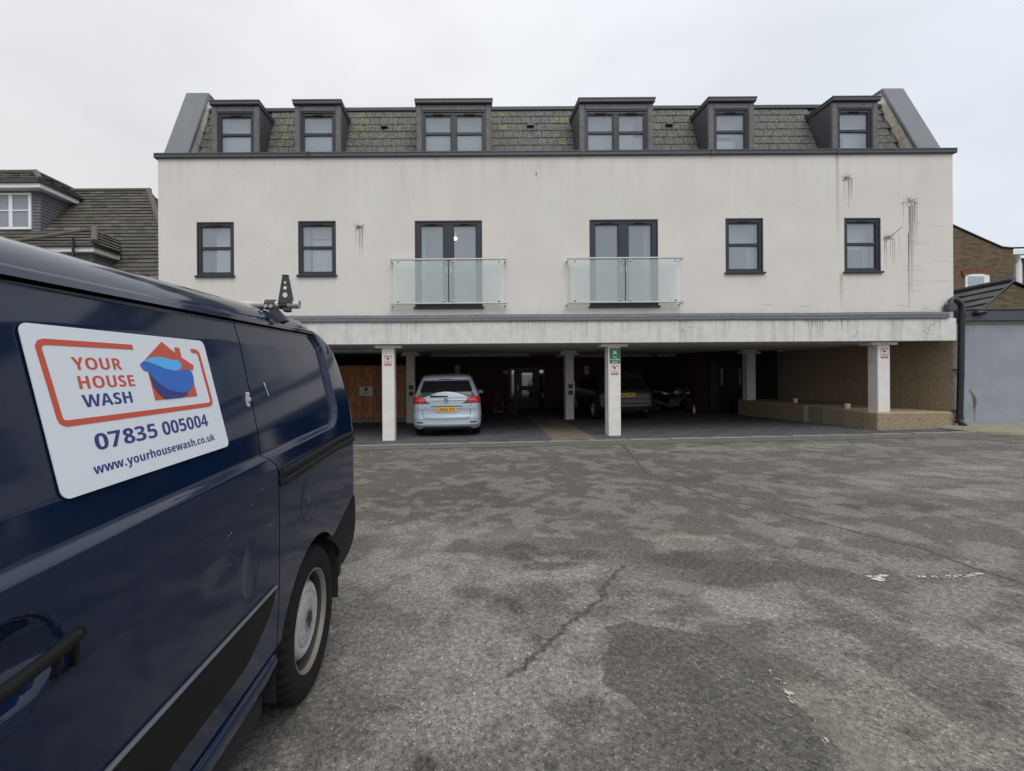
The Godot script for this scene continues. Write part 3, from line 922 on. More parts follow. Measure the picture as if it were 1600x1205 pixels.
func build_block() -> void:
	var root := thing("apartment_building", "white rendered flats over an open car park with slate mansard roof", "building", Vector3.ZERO)
	var D := 10.9
	var wins := [[-6.44, -5.53, 4.02, 5.33], [-3.97, -3.05, 4.02, 5.34], [6.43, 7.35, 4.02, 5.34], [9.32, 10.21, 4.02, 5.33]]
	var doors := [[-1.13, 0.51, 3.22, 5.33], [3.12, 4.79, 3.22, 5.33]]
	var b := B.new()
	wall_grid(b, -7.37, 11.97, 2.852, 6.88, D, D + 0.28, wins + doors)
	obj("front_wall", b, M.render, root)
	# side and rear walls of the upper floor, and a floor and ceiling so that the rooms are closed
	b = B.new()
	bd(b, -7.37, -7.12, -0.6, 6.88, D + 0.282, 23.3)
	bd(b, 11.72, 11.97, 2.38, 6.88, D + 0.282, 23.3)
	bd(b, -7.118, 11.718, -0.6, 8.6, 23.06, 23.3)
	bd(b, -7.11, 11.71, 6.62, 6.86, D + 0.284, 23.04)
	obj("outer_wall", b, M.plain_render, root)
	b = B.new()
	bd(b, -7.118, 11.718, 2.38, 2.85, D + 0.05, 23.04)
	var ceiling := obj("ceiling", b, M.ceiling, root)
	for q in [[-2.4, 12.6], [1.35, 13.6], [5.0, 12.4], [8.2, 12.4], [-4.6, 12.6], [3.0, 18.0]]:
		b = B.new()
		b.lathe([[0.0, 0.03], [0.06, 0.03], [0.085, 0.02], [0.09, 0.0]], 20, Transform3D(Basis(Vector3(0, -1, 0), Vector3(1, 0, 0), Vector3(0, 0, 1)), Vector3(q[0], 2.38, -q[1])))
		obj("downlight", b, M.grey_paint, ceiling)
	bxo("room_wall", -7.11, 11.71, 2.86, 6.6, 13.2, 13.25, M.room, root)
	# a lit lamp in the left-hand room
	b = B.new()
	b.tube([Vector3(-0.16, 6.6, -12.3), Vector3(-0.16, 5.38, -12.3)], 0.006, 6)
	var pendant := obj("pendant_lamp", b, M.white, root)
	b = B.new()
	b.lathe([[0.0, 0.055], [0.03, 0.048], [0.05, 0.02], [0.05, -0.02], [0.03, -0.048], [0.0, -0.055]], 16, Transform3D(Basis.IDENTITY, Vector3(-0.16, 5.31, -12.3)))
	obj("bulb", b, M.lamp_glow, pendant)
	var lit := OmniLight3D.new()
	lit.name = "pendant_light"
	lit.position = Vector3(-0.16, 5.31, -12.3)
	lit.light_energy = 0.12
	lit.light_color = Color(1.0, 0.96, 0.9)
	lit.light_size = 0.05
	lit.omni_range = 8.0
	lit.omni_attenuation = 2.0
	lit.shadow_enabled = true
	root.add_child(lit)
	# ducts and cable trays under the car park ceiling
	for q in [[-1.2, 2.6, 17.2, 17.45], [3.9, 8.9, 18.6, 18.8], [-6.9, -2.2, 13.4, 13.5]]:
		bxo("ceiling_duct", q[0], q[1], 2.25, 2.37, q[2], q[3], M.grey_strip, ceiling, 0.01)
	# edge beam with its lead flashing
	b = B.new()
	bd(b, -7.42, 11.82, 2.315, 2.85, 10.70, 10.948, 0.006)
	obj("edge_beam", b, M.beam, root)
	b = B.new()
	var prof := [[2.845, 10.66], [2.90, 10.655], [2.925, 10.68], [2.935, 10.66], [3.0, 10.70], [3.03, 10.885], [3.03, 10.899]]
	var rows := []
	for q in prof:
		var row := []
		for k in 40:
			var xx := -7.44 + (11.62 + 7.44) * k / 39.0
			row.append(Vector3(xx, q[0] + 0.004 * sin(xx * 1.3) + 0.002 * sin(xx * 4.1), -q[1] - 0.003 * sin(xx * 2.1 + q[0] * 9)))
		rows.append(row)
	b.grid(rows, false)
	bd(b, -7.44, 11.62, 2.85, 2.99, 10.72, 10.898)
	obj("lead_flashing", b, M.flash, root)
	# parapet trim
	b = B.new()
	bd(b, -7.44, 12.03, 6.875, 6.975, 10.835, 11.32, 0.01)
	bd(b, -7.43, 12.02, 6.955, 6.99, 10.825, 10.86, 0.006)
	var trim := obj("parapet_trim", b, M.anthracite, root)
	for xx in [-3.69, 9.15, -0.6, 2.95, 6.1]:
		bxo("joint_cover", xx - 0.03, xx + 0.03, 6.868, 6.992, 10.82, 10.834, M.black if xx < -3 else M.anthracite, trim)
	build_roof(root)
	for k in 4:
		var w: Array = wins[k]
		window("window", w[0] + 0.003, w[1] - 0.003, w[2] + 0.003, w[3] - 0.003, D + 0.02, 1, 4.70, root, M.blind_pale if k < 2 else M.blind, 0.085, true, false, 0.09, [[[0.34, 1.0, 0.0, 1.0]], [[0.26, 1.0, 0.0, 0.52], [0.26, 1.0, 0.56, 0.72], [0.26, 1.0, 0.75, 1.0], [0.0, 0.2, 0.0, 1.0, M.blind]], [[0.0, 1.0, 0.5, 1.0], [0.79, 1.0, 0.0, 0.5, M.blind_pale], [0.0, 0.79, 0.0, 0.5, M.fd_blind]], [[0.0, 1.0, 0.47, 1.0, M.blind_pale], [0.82, 1.0, 0.0, 0.46], [0.0, 0.8, 0.0, 0.46, M.fd_blind], [0.0, 0.5, 0.0, 0.12, M.ink]]][k])
	for k in 2:
		var w: Array = doors[k]
		var o := window("french_door", w[0] + 0.003, w[1] - 0.003, w[2] + 0.003, w[3] - 0.003, D + 0.02, 2, -1, root, M.blind, 0.135, true, true, 0.09, [[0.0, 0.13, 0.0, 1.0], [0.88, 1.0, 0.0, 1.0]])
		for s in [-1, 1]:
			bxo("door_handle", (w[0] + w[1]) / 2 + s * 0.06 - 0.012, (w[0] + w[1]) / 2 + s * 0.06 + 0.012, 4.05, 4.2, D - 0.005, D + 0.018, M.chrome, o, 0.004)
	for q in [[-1.71, 1.09], [2.53, 5.32]]:
		var bal := Node3D.new()
		bal.name = "juliet_balcony"
		root.add_child(bal, true)
		for yy in [[4.325, 4.365], [3.27, 3.305]]:
			b = B.new()
			bd(b, q[0], q[1], yy[0], yy[1], 10.70, 10.76, 0.008)
			for xx in [q[0] + 0.03, q[1] - 0.03]:
				bd(b, xx - 0.02, xx + 0.02, yy[0] - 0.035, yy[0] - 0.001, 10.71, 10.898, 0.006)
			obj("rail", b, M.chrome, bal)
		var mid: float = (q[0] + q[1]) / 2
		for s in [[q[0] + 0.08, mid - 0.012], [mid + 0.012, q[1] - 0.08]]:
			bxo("glass_panel", s[0], s[1], 3.308, 4.318, 10.725, 10.735, M.balcony, bal)
			for xx in [s[0] + 0.11, s[1] - 0.11]:
				for yy in [4.285, 3.335]:
					b = B.new()
					b.lathe([[0.0, 0.012], [0.022, 0.012], [0.028, 0.0], [0.028, -0.02]], 14, Transform3D(Basis(Vector3(0, 0, 1), Vector3(0, 1, 0), Vector3(-1, 0, 0)), Vector3(xx, yy, -10.718)))
					obj("clamp", b, M.chrome if yy < 4 else M.bright, bal)
	# columns and their spreader caps
	for q in [[-1.95, 10.9, -0.4], [3.56, 10.9, -0.4], [10.12, 10.9, 0.55], [-1.975, 15.8, -0.5], [3.645, 15.8, -0.5], [10.06, 15.8, 0.5]]:
		var g := gy(q[0], q[1])
		b = B.new()
		bd(b, q[0], q[0] + 0.30, minf(q[2], g - 0.1) if q[2] < 0 else q[2], 2.235, q[1], q[1] + 0.28, 0.012)
		var c := obj("column", b, M.column, root)
		bxo("column_cap", q[0] - 0.17, q[0] + 0.47, 2.235, 2.305, q[1] - 0.02, q[1] + 0.32, M.column, c, 0.006)
		bxo("packer", q[0] - 0.1, q[0] + 0.4, 2.305, 2.379, q[1] + 0.06, q[1] + 0.26, M.ceiling, c)
		if q[1] > 15 and q[0] < 9:
			bxo("cable_cover", q[0] + 0.05, q[0] + 0.32, 0.75, 1.3, q[1] - 0.03, q[1] - 0.001, M.column, c, 0.01)
			for yy in [1.13, 0.91]:
				bxo("socket", q[0] + 0.10, q[0] + 0.24, yy - 0.075, yy + 0.075, q[1] - 0.09, q[1] - 0.031, M.black, c, 0.02)
	# car park walls
	b = B.new()
	bd(b, 11.975, 12.17, -0.4, 2.379, 10.93, 23.0)
	obj("pebbledash_wall", b, M.pebble, root)
	b = B.new()
	bd(b, 11.985, 12.19, 0.0, 2.36, 10.915, 10.929)
	obj("wall_end", b, M.grey_strip, root)
	b = B.new()
	bd(b, 10.10, 11.975, -0.4, 0.60, 10.87, 11.9, 0.03)
	bd(b, 10.05, 10.38, -0.4, 0.585, 10.84, 11.24, 0.02)
	bd(b, 10.14, 11.975, -0.4, 0.59, 11.9, 13.1, 0.02)
	bd(b, 10.02, 11.975, -0.4, 0.60, 13.1, 16.3, 0.03)
	var pl := obj("plinth", b, M.plinth, root)
	b = B.new()
	bd(b, 10.125, 10.3, -0.3, 0.575, 12.55, 13.12, 0.01)
	obj("patch", b, M.concrete, pl)
	b = B.new()
	bd(b, -7.118, 2.38, -0.6, 2.379, 23.0, 23.05)
	bd(b, 4.29, 11.97, -0.6, 2.379, 23.0, 23.05)
	bd(b, 2.38, 4.29, 1.86, 2.379, 23.0, 23.05)
	obj("rear_wall", b, M.dark_brick, root)
	bxo("inner_wall", -7.118, -7.10, -0.6, 2.379, 11.2, 23.0, M.dark_brick, root)
	bxo("inner_wall", 9.35, 9.43, -0.5, 2.379, 17.05, 23.0, M.dark_brick, root)
	# rear entrance door with side lights
	b = B.new()
	for q in [[2.40, 2.50], [2.66, 2.80], [3.82, 3.97], [4.17, 4.27]]:
		bd(b, q[0], q[1], -0.3, 1.84, 22.93, 23.02, 0.01)
	bd(b, 2.50, 4.17, 1.76, 1.838, 22.932, 23.018)
	bd(b, 2.50, 4.17, -0.3, -0.17, 22.932, 23.018)
	var door := obj("entrance_door", b, M.frame, root)
	bxo("leaf", 2.80, 3.82, -0.17, 1.76, 22.95, 22.99, M.frame, door, 0.01)
	for q in [[3.06, 3.6, 0.95, 1.62], [3.06, 3.6, 0.12, 0.72]]:
		bxo("pane", q[0], q[1], q[2], q[3], 22.935, 22.949, M.mirror_glass, door)
	for q in [[2.50, 2.66], [3.97, 4.17]]:
		bxo("side_light", q[0], q[1], -0.17, 1.76, 22.97, 22.98, M.mirror_glass, door)
	bxo("door_handle", 2.84, 2.87, 0.75, 1.0, 22.90, 22.949, M.chrome, door, 0.005)
	bxo("number_plate", 2.12, 2.36, 1.58, 1.74, 22.985, 22.999, M.cream, root)
	# dark store with double doors at the rear right
	b = B.new()
	bd(b, 9.35, 11.97, 2.02, 2.379, 17.0, 17.05)
	bd(b, 9.35, 9.43, -0.3, 2.02, 16.98, 17.05)
	bd(b, 10.78, 11.97, -0.3, 2.02, 17.0, 17.05)
	obj("store_front", b, M.void, root)
	for q in [[9.43, 10.1], [10.104, 10.78]]:
		var o := bxo("store_door", q[0], q[1], -0.05, 2.02, 17.01, 17.05, M.black, root, 0.006)
		bxo("pane", q[1] - 0.28, q[1] - 0.2, 1.1, 1.75, 16.995, 17.009, M.pane_b, o)
	# black rain pipe on the right-hand corner
	b = B.new()
	b.tube([Vector3(11.84, 3.33, -10.80), Vector3(11.93, 3.29, -10.80), Vector3(12.02, 3.22, -10.80), Vector3(12.055, 3.1, -10.80), Vector3(12.055, 2.9, -10.80), Vector3(12.025, 1.5, -10.80), Vector3(11.99, 0.46, -10.80), Vector3(11.98, 0.36, -10.78), Vector3(11.94, 0.27, -10.66)], 0.062, 16)
	var pipe := obj("rain_pipe", b, M.black, root)
	for q in [[2.93, 12.055, 0.076], [0.46, 11.99, 0.074], [0.36, 11.98, 0.07], [1.5, 12.025, 0.068]]:
		b = B.new()
		b.tube([Vector3(q[1], q[0] - 0.035, -10.80), Vector3(q[1], q[0] + 0.035, -10.80)], q[2], 16)
		obj("collar", b, M.black, pipe)
	for q in [[1.62, 12.028], [0.62, 11.995]]:
		bxo("bracket", q[1] - 0.11, q[1] + 0.11, q[0] - 0.012, q[0] + 0.012, 10.83, 10.9, M.black, pipe)
	b = B.new()
	bd(b, 11.68, 11.86, 3.02, 3.2, 10.73, 10.87, 0.015)
	b.tube([Vector3(11.80, 3.15, -10.8), Vector3(11.80, 3.30, -10.8), Vector3(11.86, 3.33, -10.8)], 0.055, 12)
	obj("rain_hopper", b, M.anthracite, root)

func build_roof(root: Node) -> void:
	# the mansard: slope from (d 11.3, y 6.95) up to (11.98, 8.62), flat behind
	var A := Vector2(11.3, 6.95)
	var E := Vector2(11.98, 8.62)
	var b := B.new()
	b.quad(Vector3(-7.1, A.y, -A.x), Vector3(11.7, A.y, -A.x), Vector3(11.7, E.y, -E.x), Vector3(-7.1, E.y, -E.x))
	b.quad(Vector3(-7.1, E.y, -E.x), Vector3(11.7, E.y, -E.x), Vector3(11.7, E.y, -23.1), Vector3(-7.1, E.y, -23.1))
	var roof := obj("roof", b, M.anthracite, root)
	bxo("ridge_trim", -6.68, 11.2, 8.60, 8.70, 11.90, 12.02, M.anthracite, roof, 0.012)
	var dorm := [[-6.09, -4.93, 1], [-4.06, -2.93, 1], [-1.08, 0.75, 2], [2.91, 4.72, 2], [6.07, 7.19, 1], [9.10, 10.22, 1]]
	var up := (E - A).normalized()
	var out := Vector2(-up.y, up.x)                      # towards the viewer: smaller depth
	var ln := A.distance_to(E)
	var rows := 7
	var ex := ln / rows
	var sw := 0.25
	var sm := B.new()
	sm.box(-sw / 2 + 0.004, sw / 2 - 0.004, 0.0, ex + 0.045, -0.008, 0.008, 0.0025)
	var mesh := sm.done()
	var r := RandomNumberGenerator.new()
	r.seed = 21
	var basis_ := Basis(Vector3(1, 0, 0), Vector3(0, up.y, -up.x), Vector3(0, out.y, -out.x))
	for j in rows:
		var x := -6.64 + (sw / 2 if j % 2 else 0.0)
		while x < 11.22:
			var cov := false
			for q in dorm:
				if x - sw / 2 > q[0] - 0.02 and x + sw / 2 < q[1] + 0.02: cov = true
			if not cov and not (j == 6 and false):
				var o := MeshInstance3D.new()
				o.name = "slate"
				o.mesh = mesh
				var near := 9.0
				for q in dorm:
					near = minf(near, minf(absf(x - q[0] + 0.15), absf(x - q[1] - 0.15)))
				var k := r.randi_range(0, 3)
				if r.randf() < 0.08: k = 6
				if near < 0.30 and x > -5.2 and x < 8.6 and r.randf() < 0.6: k = 5 if r.randf() < 0.5 else 4
				elif near < 0.7 and r.randf() < 0.4: k = 6
				elif x > -2.6 and x < -1.4 and r.randf() < 0.45: k = 4
				elif x > -4.9 and x < -4.2 and r.randf() < 0.6: k = 4
				o.material_override = M.slates[k]
				var q2 := A + up * (j * ex) + out * (0.034 + r.randf_range(-0.0015, 0.0015))
				o.transform = Transform3D(basis_ * Basis(Vector3(1, 0, 0), -0.06) * Basis(Vector3(0, 0, 1), r.randf_range(-0.006, 0.006)), Vector3(x + r.randf_range(-0.002, 0.002), q2.y + r.randf_range(-0.004, 0.004), -q2.x))
				roof.add_child(o, true)
			x += sw
	for x in [-0.6 - 1.39, 1.83, 5.45]:
		b = B.new()
		var c := A + up * 1.13 + out * 0.03
		b.box(-0.085, 0.085, 0.0, 0.10, -0.01, 0.075, 0.012, Transform3D(basis_, Vector3(x, c.y, -c.x)))
		obj("roof_vent", b, M.black, roof)
	# raised end walls with grey metal copings
	for q in [[-7.23, -6.70], [11.22, 11.72]]:
		var left: bool = q[0] < 0
		b = B.new()
		var poly := PackedVector2Array([Vector2(-11.0, 6.9), Vector2(-11.02, 6.99), Vector2(-11.93, 9.03), Vector2(-22.9, 9.03), Vector2(-22.9, 6.9)])
		b.prism(poly, q[0], q[1], Transform3D(Basis(Vector3(0, 0, 1), Vector3(0, 1, 0), Vector3(1, 0, 0)), Vector3.ZERO))
		var ew := obj("end_wall", b, M.cream, root)
		b = B.new()
		var x0: float = q[0] - (0.0 if not left else 0.03) - 0.01
		var x1: float = q[1] + (0.03 if not left else 0.0) + 0.01
		var cp := PackedVector2Array([Vector2(-10.94, 6.985), Vector2(-11.03, 6.985), Vector2(-11.96, 9.05), Vector2(-22.9, 9.05), Vector2(-22.9, 9.10), Vector2(-11.89, 9.10)])
		b.prism(cp, x0, x1, Transform3D(Basis(Vector3(0, 0, 1), Vector3(0, 1, 0), Vector3(1, 0, 0)), Vector3.ZERO))
		var xi0: float = (q[1] + 0.011) if left else (q[0] - 0.03)
		var ip := PackedVector2Array([Vector2(-10.95, 6.985), Vector2(-11.01, 6.985), Vector2(-11.945, 9.04), Vector2(-22.9, 9.04), Vector2(-22.9, 9.09), Vector2(-11.90, 9.09)])
		b.prism(ip, xi0, xi0 + 0.019, Transform3D(Basis(Vector3(0, 0, 1), Vector3(0, 1, 0), Vector3(1, 0, 0)), Vector3.ZERO))
		obj("coping", b, M.coping, ew)
	for k in 6:
		var q: Array = dorm[k]
		var x0: float = q[0]
		var x1: float = q[1]
		var F0 := 10.955
		b = B.new()
		# surround: jambs and head of the front, mitred
		bd(b, x0, x0 + 0.13, 6.95, 8.19, F0, F0 + 0.09, 0.012)
		bd(b, x1 - 0.13, x1, 6.95, 8.19, F0, F0 + 0.09, 0.012)
		bd(b, x0 + 0.13, x1 - 0.13, 8.045, 8.187, F0 + 0.003, F0 + 0.09, 0.012)
		var o := obj("dormer", b, M.lead, root)
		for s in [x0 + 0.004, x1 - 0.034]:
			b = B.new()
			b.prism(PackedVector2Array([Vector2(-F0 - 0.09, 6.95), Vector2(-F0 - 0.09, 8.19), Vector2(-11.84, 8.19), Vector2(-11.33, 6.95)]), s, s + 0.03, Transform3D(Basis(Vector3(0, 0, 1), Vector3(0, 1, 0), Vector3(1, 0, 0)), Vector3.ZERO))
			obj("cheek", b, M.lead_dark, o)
			var sx: float = s + (-0.016 if s < (x0 + x1) / 2 else 0.03)
			b = B.new()
			b.prism(PackedVector2Array([Vector2(-11.24, 6.95), Vector2(-11.30, 6.95), Vector2(-11.84, 8.19), Vector2(-11.77, 8.19)]), sx, sx + 0.012, Transform3D(Basis(Vector3(0, 0, 1), Vector3(0, 1, 0), Vector3(1, 0, 0)), Vector3.ZERO))
			obj("soaker", b, M.black, o)
		b = B.new()
		bd(b, x0 - 0.03, x1 + 0.03, 8.19, 8.285, F0 - 0.06, 11.90, 0.015)
		bd(b, x0 - 0.042, x1 + 0.042, 8.265, 8.305, F0 - 0.07, 11.92, 0.01)
		obj("flat_roof", b, M.anthracite, o)
		var w := window("window", x0 + 0.132, x1 - 0.132, 6.98, 8.043, F0 + 0.035, q[2], 7.50, o, M.blind, 0.075, false, false, 0.03, [[[0.0, 1.0, 0.0, 1.0]], [[0.0, 1.0, 0.0, 1.0]], [[0.0, 0.49, 0.0, 1.0], [0.51, 1.0, 0.0, 1.0]], [[0.0, 0.5, 0.0, 1.0], [0.5, 0.86, 0.0, 1.0], [0.87, 1.0, 0.0, 0.5, M.blind_pale]], [[0.0, 1.0, 0.5, 1.0], [0.0, 0.85, 0.0, 0.4, M.blind_pale]], [[0.0, 1.0, 0.48, 1.0], [0.0, 0.45, 0.0, 0.47, M.fd_blind], [0.46, 1.0, 0.0, 0.47]]][k])
		# keep it three levels deep: frame pieces move up to the dormer
		w.name = "window_frame"
		for c in w.get_children():
			w.remove_child(c)
			o.add_child(c, true)

# courses of tiles on a four-cornered slope, each lifted over the one below
func tiled(b: B, p0: Vector3, p1: Vector3, p2: Vector3, p3: Vector3, rows: int, tw: float, lift: float, base: Color, r: RandomNumberGenerator, moss := 0.1) -> void:
	var nn := (p1 - p0).cross(p3 - p0).normalized()
	if (p1 - p0).length() < 0.01: nn = (p2 - p0).cross(p3 - p0).normalized()
	for j in rows:
		var t0 := j / float(rows)
		var t1 := (j + 1.0) / rows
		var l0 := p0.lerp(p3, t0)
		var r0 := p1.lerp(p2, t0)
		var l1 := p0.lerp(p3, t1)
		var r1 := p1.lerp(p2, t1)
		var n := maxi(1, int(round(l0.distance_to(r0) / tw)))
		for i in n:
			var a := i / float(n)
			var c := (i + 1.0) / n
			var up := nn * (lift * r.randf_range(0.8, 1.2))
			var k := r.randf_range(0.72, 1.25)
			var col := Color(base.r * k, base.g * k, base.b * k)
			if r.randf() < moss: col = col.lerp(Color(0.085, 0.085, 0.04), 0.6)
			if r.randf() < 0.05: col = col * 1.5
			b.tint = col
			var A := l0.lerp(r0, a) + up
			var Bq := l0.lerp(r0, c) + up
			b.quad(A, Bq, l1.lerp(r1, c), l1.lerp(r1, a))
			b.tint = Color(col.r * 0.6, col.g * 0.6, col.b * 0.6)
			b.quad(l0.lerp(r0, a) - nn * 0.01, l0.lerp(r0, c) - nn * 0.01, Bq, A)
	b.tint = Color(1, 1, 1)

func build_left_house() -> void:
	var r := RandomNumberGenerator.new()
	r.seed = 31
	var root := thing("tiled_house", "house with brown tiled hipped roof and white windowed dormer at far left", "house")
	var base := Color(0.078, 0.073, 0.064)
	# main slope: ridge d 20, y 9.9; eaves d 15.2, y 4.25
	var R := Vector3(-13.95, 9.86, -20.0)
	var L := Vector3(-30.0, 9.86, -20.0)
	var EL := Vector3(-30.0, 4.25, -15.2)
	var ER := Vector3(-9.4, 4.25, -15.2)
	var b := B.new()
	tiled(b, EL, ER, R, L, 30, 0.33, 0.035, base, r, 0.06)
	tiled(b, ER, Vector3(-9.4, 4.25, -24.8), R, R + Vector3(0.001, 0, 0), 30, 0.33, 0.035, base, r)
	var roof := obj("roof", b, M.tile, root)
	b = B.new()
	b.tube([R + Vector3(0.1, 0.03, 0), L + Vector3(0, 0.03, 0)], 0.09, 8)
	obj("ridge_tiles", b, M.ridge, roof)
	b = B.new()
	b.tube([R + Vector3(0, 0.03, 0), ER + Vector3(0, 0.06, 0)], 0.11, 8)
	obj("hip_tiles", b, M.ridge, roof)
	b = B.new()
	bd(b, -29.8, -9.7, -0.3, 4.1, 15.6, 15.85)
	bd(b, -9.95, -9.7, -0.3, 4.1, 15.85, 24.5)
	obj("wall", b, M.brick, root)
	b = B.new()
	bd(b, -30.0, -9.4, 4.05, 4.22, 15.05, 15.2)
	obj("gutter", b, M.black, root)
	b = B.new()
	b.quad(L, R, Vector3(-9.4, 4.25, -24.8), Vector3(-30.0, 4.25, -24.8))
	obj("rear_slope", b, M.ridge, root)
	# upper dormer
	var f := 17.9
	var rx := -16.80
	var o := Node3D.new()
	o.name = "large_dormer"
	root.add_child(o, true)
	b = B.new()
	bd(b, -23.0, -17.10, 7.0, 9.0, f, f + 0.2)
	bd(b, -17.10, rx, 6.9, 9.0, f + 0.001, 20.4)
	obj("dormer_wall", b, M.clad, o)
	b = B.new()
	for k in 15:                                       # hung slates on front and cheek, overlapping downwards
		var y := 7.15 + k * 0.125
		b.prism(PackedVector2Array([Vector2(0, y), Vector2(0.035, y), Vector2(0.008, y + 0.125), Vector2(0, y + 0.125)]), -20.3, -f + 0.03, Transform3D(Basis.IDENTITY, Vector3(rx, 0, 0)))
		b.prism(PackedVector2Array([Vector2(0, y), Vector2(0.03, y), Vector2(0.006, y + 0.125), Vector2(0, y + 0.125)]), -rx, 17.12, Transform3D(Basis(Vector3(0, 0, 1), Vector3(0, 1, 0), Vector3(-1, 0, 0)), Vector3(0, 0, -f)))
	obj("hung_slates", b, M.clad, o)
	b = B.new()
	for q in [[-21.0, -17.13, 7.46, 7.56], [-21.0, -17.13, 8.83, 8.92]]: bd(b, q[0], q[1], q[2], q[3], f - 0.07, f + 0.02, 0.01)
	for q in [[-17.24, -17.13], [-18.02, -17.88], [-18.85, -18.75], [-20.9, -20.8]]: bd(b, q[0], q[1], 7.56, 8.83, f - 0.068, f + 0.02, 0.01)
	for q in [[-17.88, -17.24], [-18.75, -18.02], [-20.8, -18.85]]: bd(b, q[0], q[1], 8.2, 8.245, f - 0.05, f + 0.02)
	obj("window_frame", b, M.upvc, o)
	for q in [[-17.88, -17.24], [-18.75, -18.02], [-20.8, -18.85]]:
		bxo("pane", q[0], q[1], 7.56, 8.2, f - 0.02, f - 0.01, M.pane_b, o)
		bxo("pane", q[0], q[1], 8.245, 8.83, f - 0.02, f - 0.01, M.pane_b, o)
	b = B.new()
	bd(b, -23.4, rx + 0.33, 9.0, 9.2, f - 0.38, f - 0.34)
	bd(b, rx + 0.29, rx + 0.33, 9.0, 9.2, f - 0.34, 20.05)
	bd(b, -23.4, rx + 0.29, 9.0, 9.02, f - 0.34, 20.0)
	obj("fascia", b, M.upvc, o)
	b = B.new()
	bd(b, rx + 0.325, rx + 0.42, 9.17, 9.245, f - 0.45, 20.0)
	bd(b, rx + 0.27, rx + 0.29, 9.201, 9.32, f - 0.34, 20.0)
	bd(b, -23.4, rx + 0.27, 9.201, 9.30, f - 0.30, f - 0.28)
	bd(b, -23.4, rx + 0.32, 9.17, 9.24, f - 0.46, f - 0.385)
	obj("gutter", b, M.black, o)
	b = B.new()
	var hp := Vector3(rx - 0.89, 10.10, -f - 0.75)
	tiled(b, Vector3(-23.4, 9.24, -f + 0.45), Vector3(rx + 0.42, 9.24, -f + 0.45), hp, Vector3(-23.4, 10.10, -f - 0.75), 4, 0.33, 0.045, base, r, 0.35)
	tiled(b, Vector3(rx + 0.42, 9.24, -f + 0.45), Vector3(rx + 0.42, 9.24, -19.75), Vector3(rx - 0.89, 10.10, -20.4), hp, 4, 0.33, 0.045, base, r, 0.45)
	obj("dormer_roof", b, M.tile, o)
	b = B.new()
	b.tube([hp + Vector3(0, 0.03, 0), Vector3(rx + 0.42, 9.29, -f + 0.45)], 0.1, 8)
	b.tube([hp + Vector3(0, 0.02, 0), Vector3(-23.4, 10.12, -f - 0.75)], 0.09, 8)
	b.tube([hp + Vector3(0, 0.02, 0), Vector3(hp.x, hp.y + 0.02, -20.4)], 0.08, 8)
	bd(b, -23.4, rx + 0.38, 9.19, 9.25, f - 0.47, f - 0.39)
	obj("hip_tiles", b, M.ridge, o)
	# lower dormer
	o = Node3D.new()
	o.name = "small_dormer"
	root.add_child(o, true)
	f = 15.5
	rx = -12.85
	b = B.new()
	bd(b, -15.1, rx, 4.6, 5.95, f + 0.12, 17.0)
	obj("dormer_wall", b, M.clad, o)
	b = B.new()
	for k in 10:
		var y := 4.8 + k * 0.115
		b.prism(PackedVector2Array([Vector2(0, y), Vector2(0.035, y), Vector2(0.008, y + 0.115), Vector2(0, y + 0.115)]), -16.9, -f - 0.1, Transform3D(Basis.IDENTITY, Vector3(rx, 0, 0)))
		b.prism(PackedVector2Array([Vector2(0, y), Vector2(0.03, y), Vector2(0.006, y + 0.115), Vector2(0, y + 0.115)]), -rx, 15.1, Transform3D(Basis(Vector3(0, 0, 1), Vector3(0, 1, 0), Vector3(-1, 0, 0)), Vector3(0, 0, -f - 0.12)))
	obj("hung_slates", b, M.clad, o)
	b = B.new()
	bd(b, -15.3, rx + 0.22, 5.88, 6.06, f - 0.12, f - 0.08)
	bd(b, rx + 0.18, rx + 0.22, 5.88, 6.06, f - 0.08, 16.55)
	bd(b, -15.3, rx + 0.18, 5.88, 5.9, f - 0.08, 16.5)
	obj("fascia", b, M.upvc, o)
	b = B.new()
	bd(b, rx + 0.222, rx + 0.31, 6.03, 6.12, f - 0.2, 16.5)
	bd(b, rx + 0.16, rx + 0.18, 6.061, 6.19, f - 0.08, 16.5)
	bd(b, -15.3, rx + 0.222, 6.03, 6.115, f - 0.2, f - 0.125)
	bd(b, -15.3, rx + 0.16, 6.061, 6.18, f - 0.06, f - 0.04)
	obj("gutter", b, M.black, o)
	b = B.new()
	hp = Vector3(-13.3, 6.92, -16.25)
	tiled(b, Vector3(-15.4, 6.12, -f + 0.2), Vector3(rx + 0.32, 6.12, -f + 0.2), hp, hp, 5, 0.33, 0.045, base, r, 0.12)
	tiled(b, Vector3(rx + 0.32, 6.12, -f + 0.2), Vector3(rx + 0.32, 6.12, -16.4), Vector3(hp.x, hp.y, -17.4), hp, 5, 0.33, 0.045, base, r, 0.45)
	tiled(b, Vector3(-15.4, 6.12, -17.2), Vector3(-15.4, 6.12, -f + 0.2), hp, Vector3(hp.x, hp.y, -17.4), 5, 0.33, 0.045, base, r, 0.2)
	obj("dormer_roof", b, M.tile, o)
	b = B.new()
	b.tube([hp + Vector3(0, 0.04, 0), Vector3(rx + 0.32, 6.19, -f + 0.2)], 0.1, 8)
	b.tube([hp + Vector3(0, 0.02, 0), Vector3(-15.4, 6.19, -f + 0.2)], 0.08, 8)
	bd(b, -15.4, rx + 0.28, 6.06, 6.13, f - 0.22, f - 0.13)
	obj("hip_tiles", b, M.ridge, o)
	b = B.new()
	b.tube([Vector3(-13.22, 6.35, -f + 0.25), Vector3(-13.2, 4.6, -f + 0.25)], 0.045, 8)
	obj("vent_pipe", b, M.black, o)

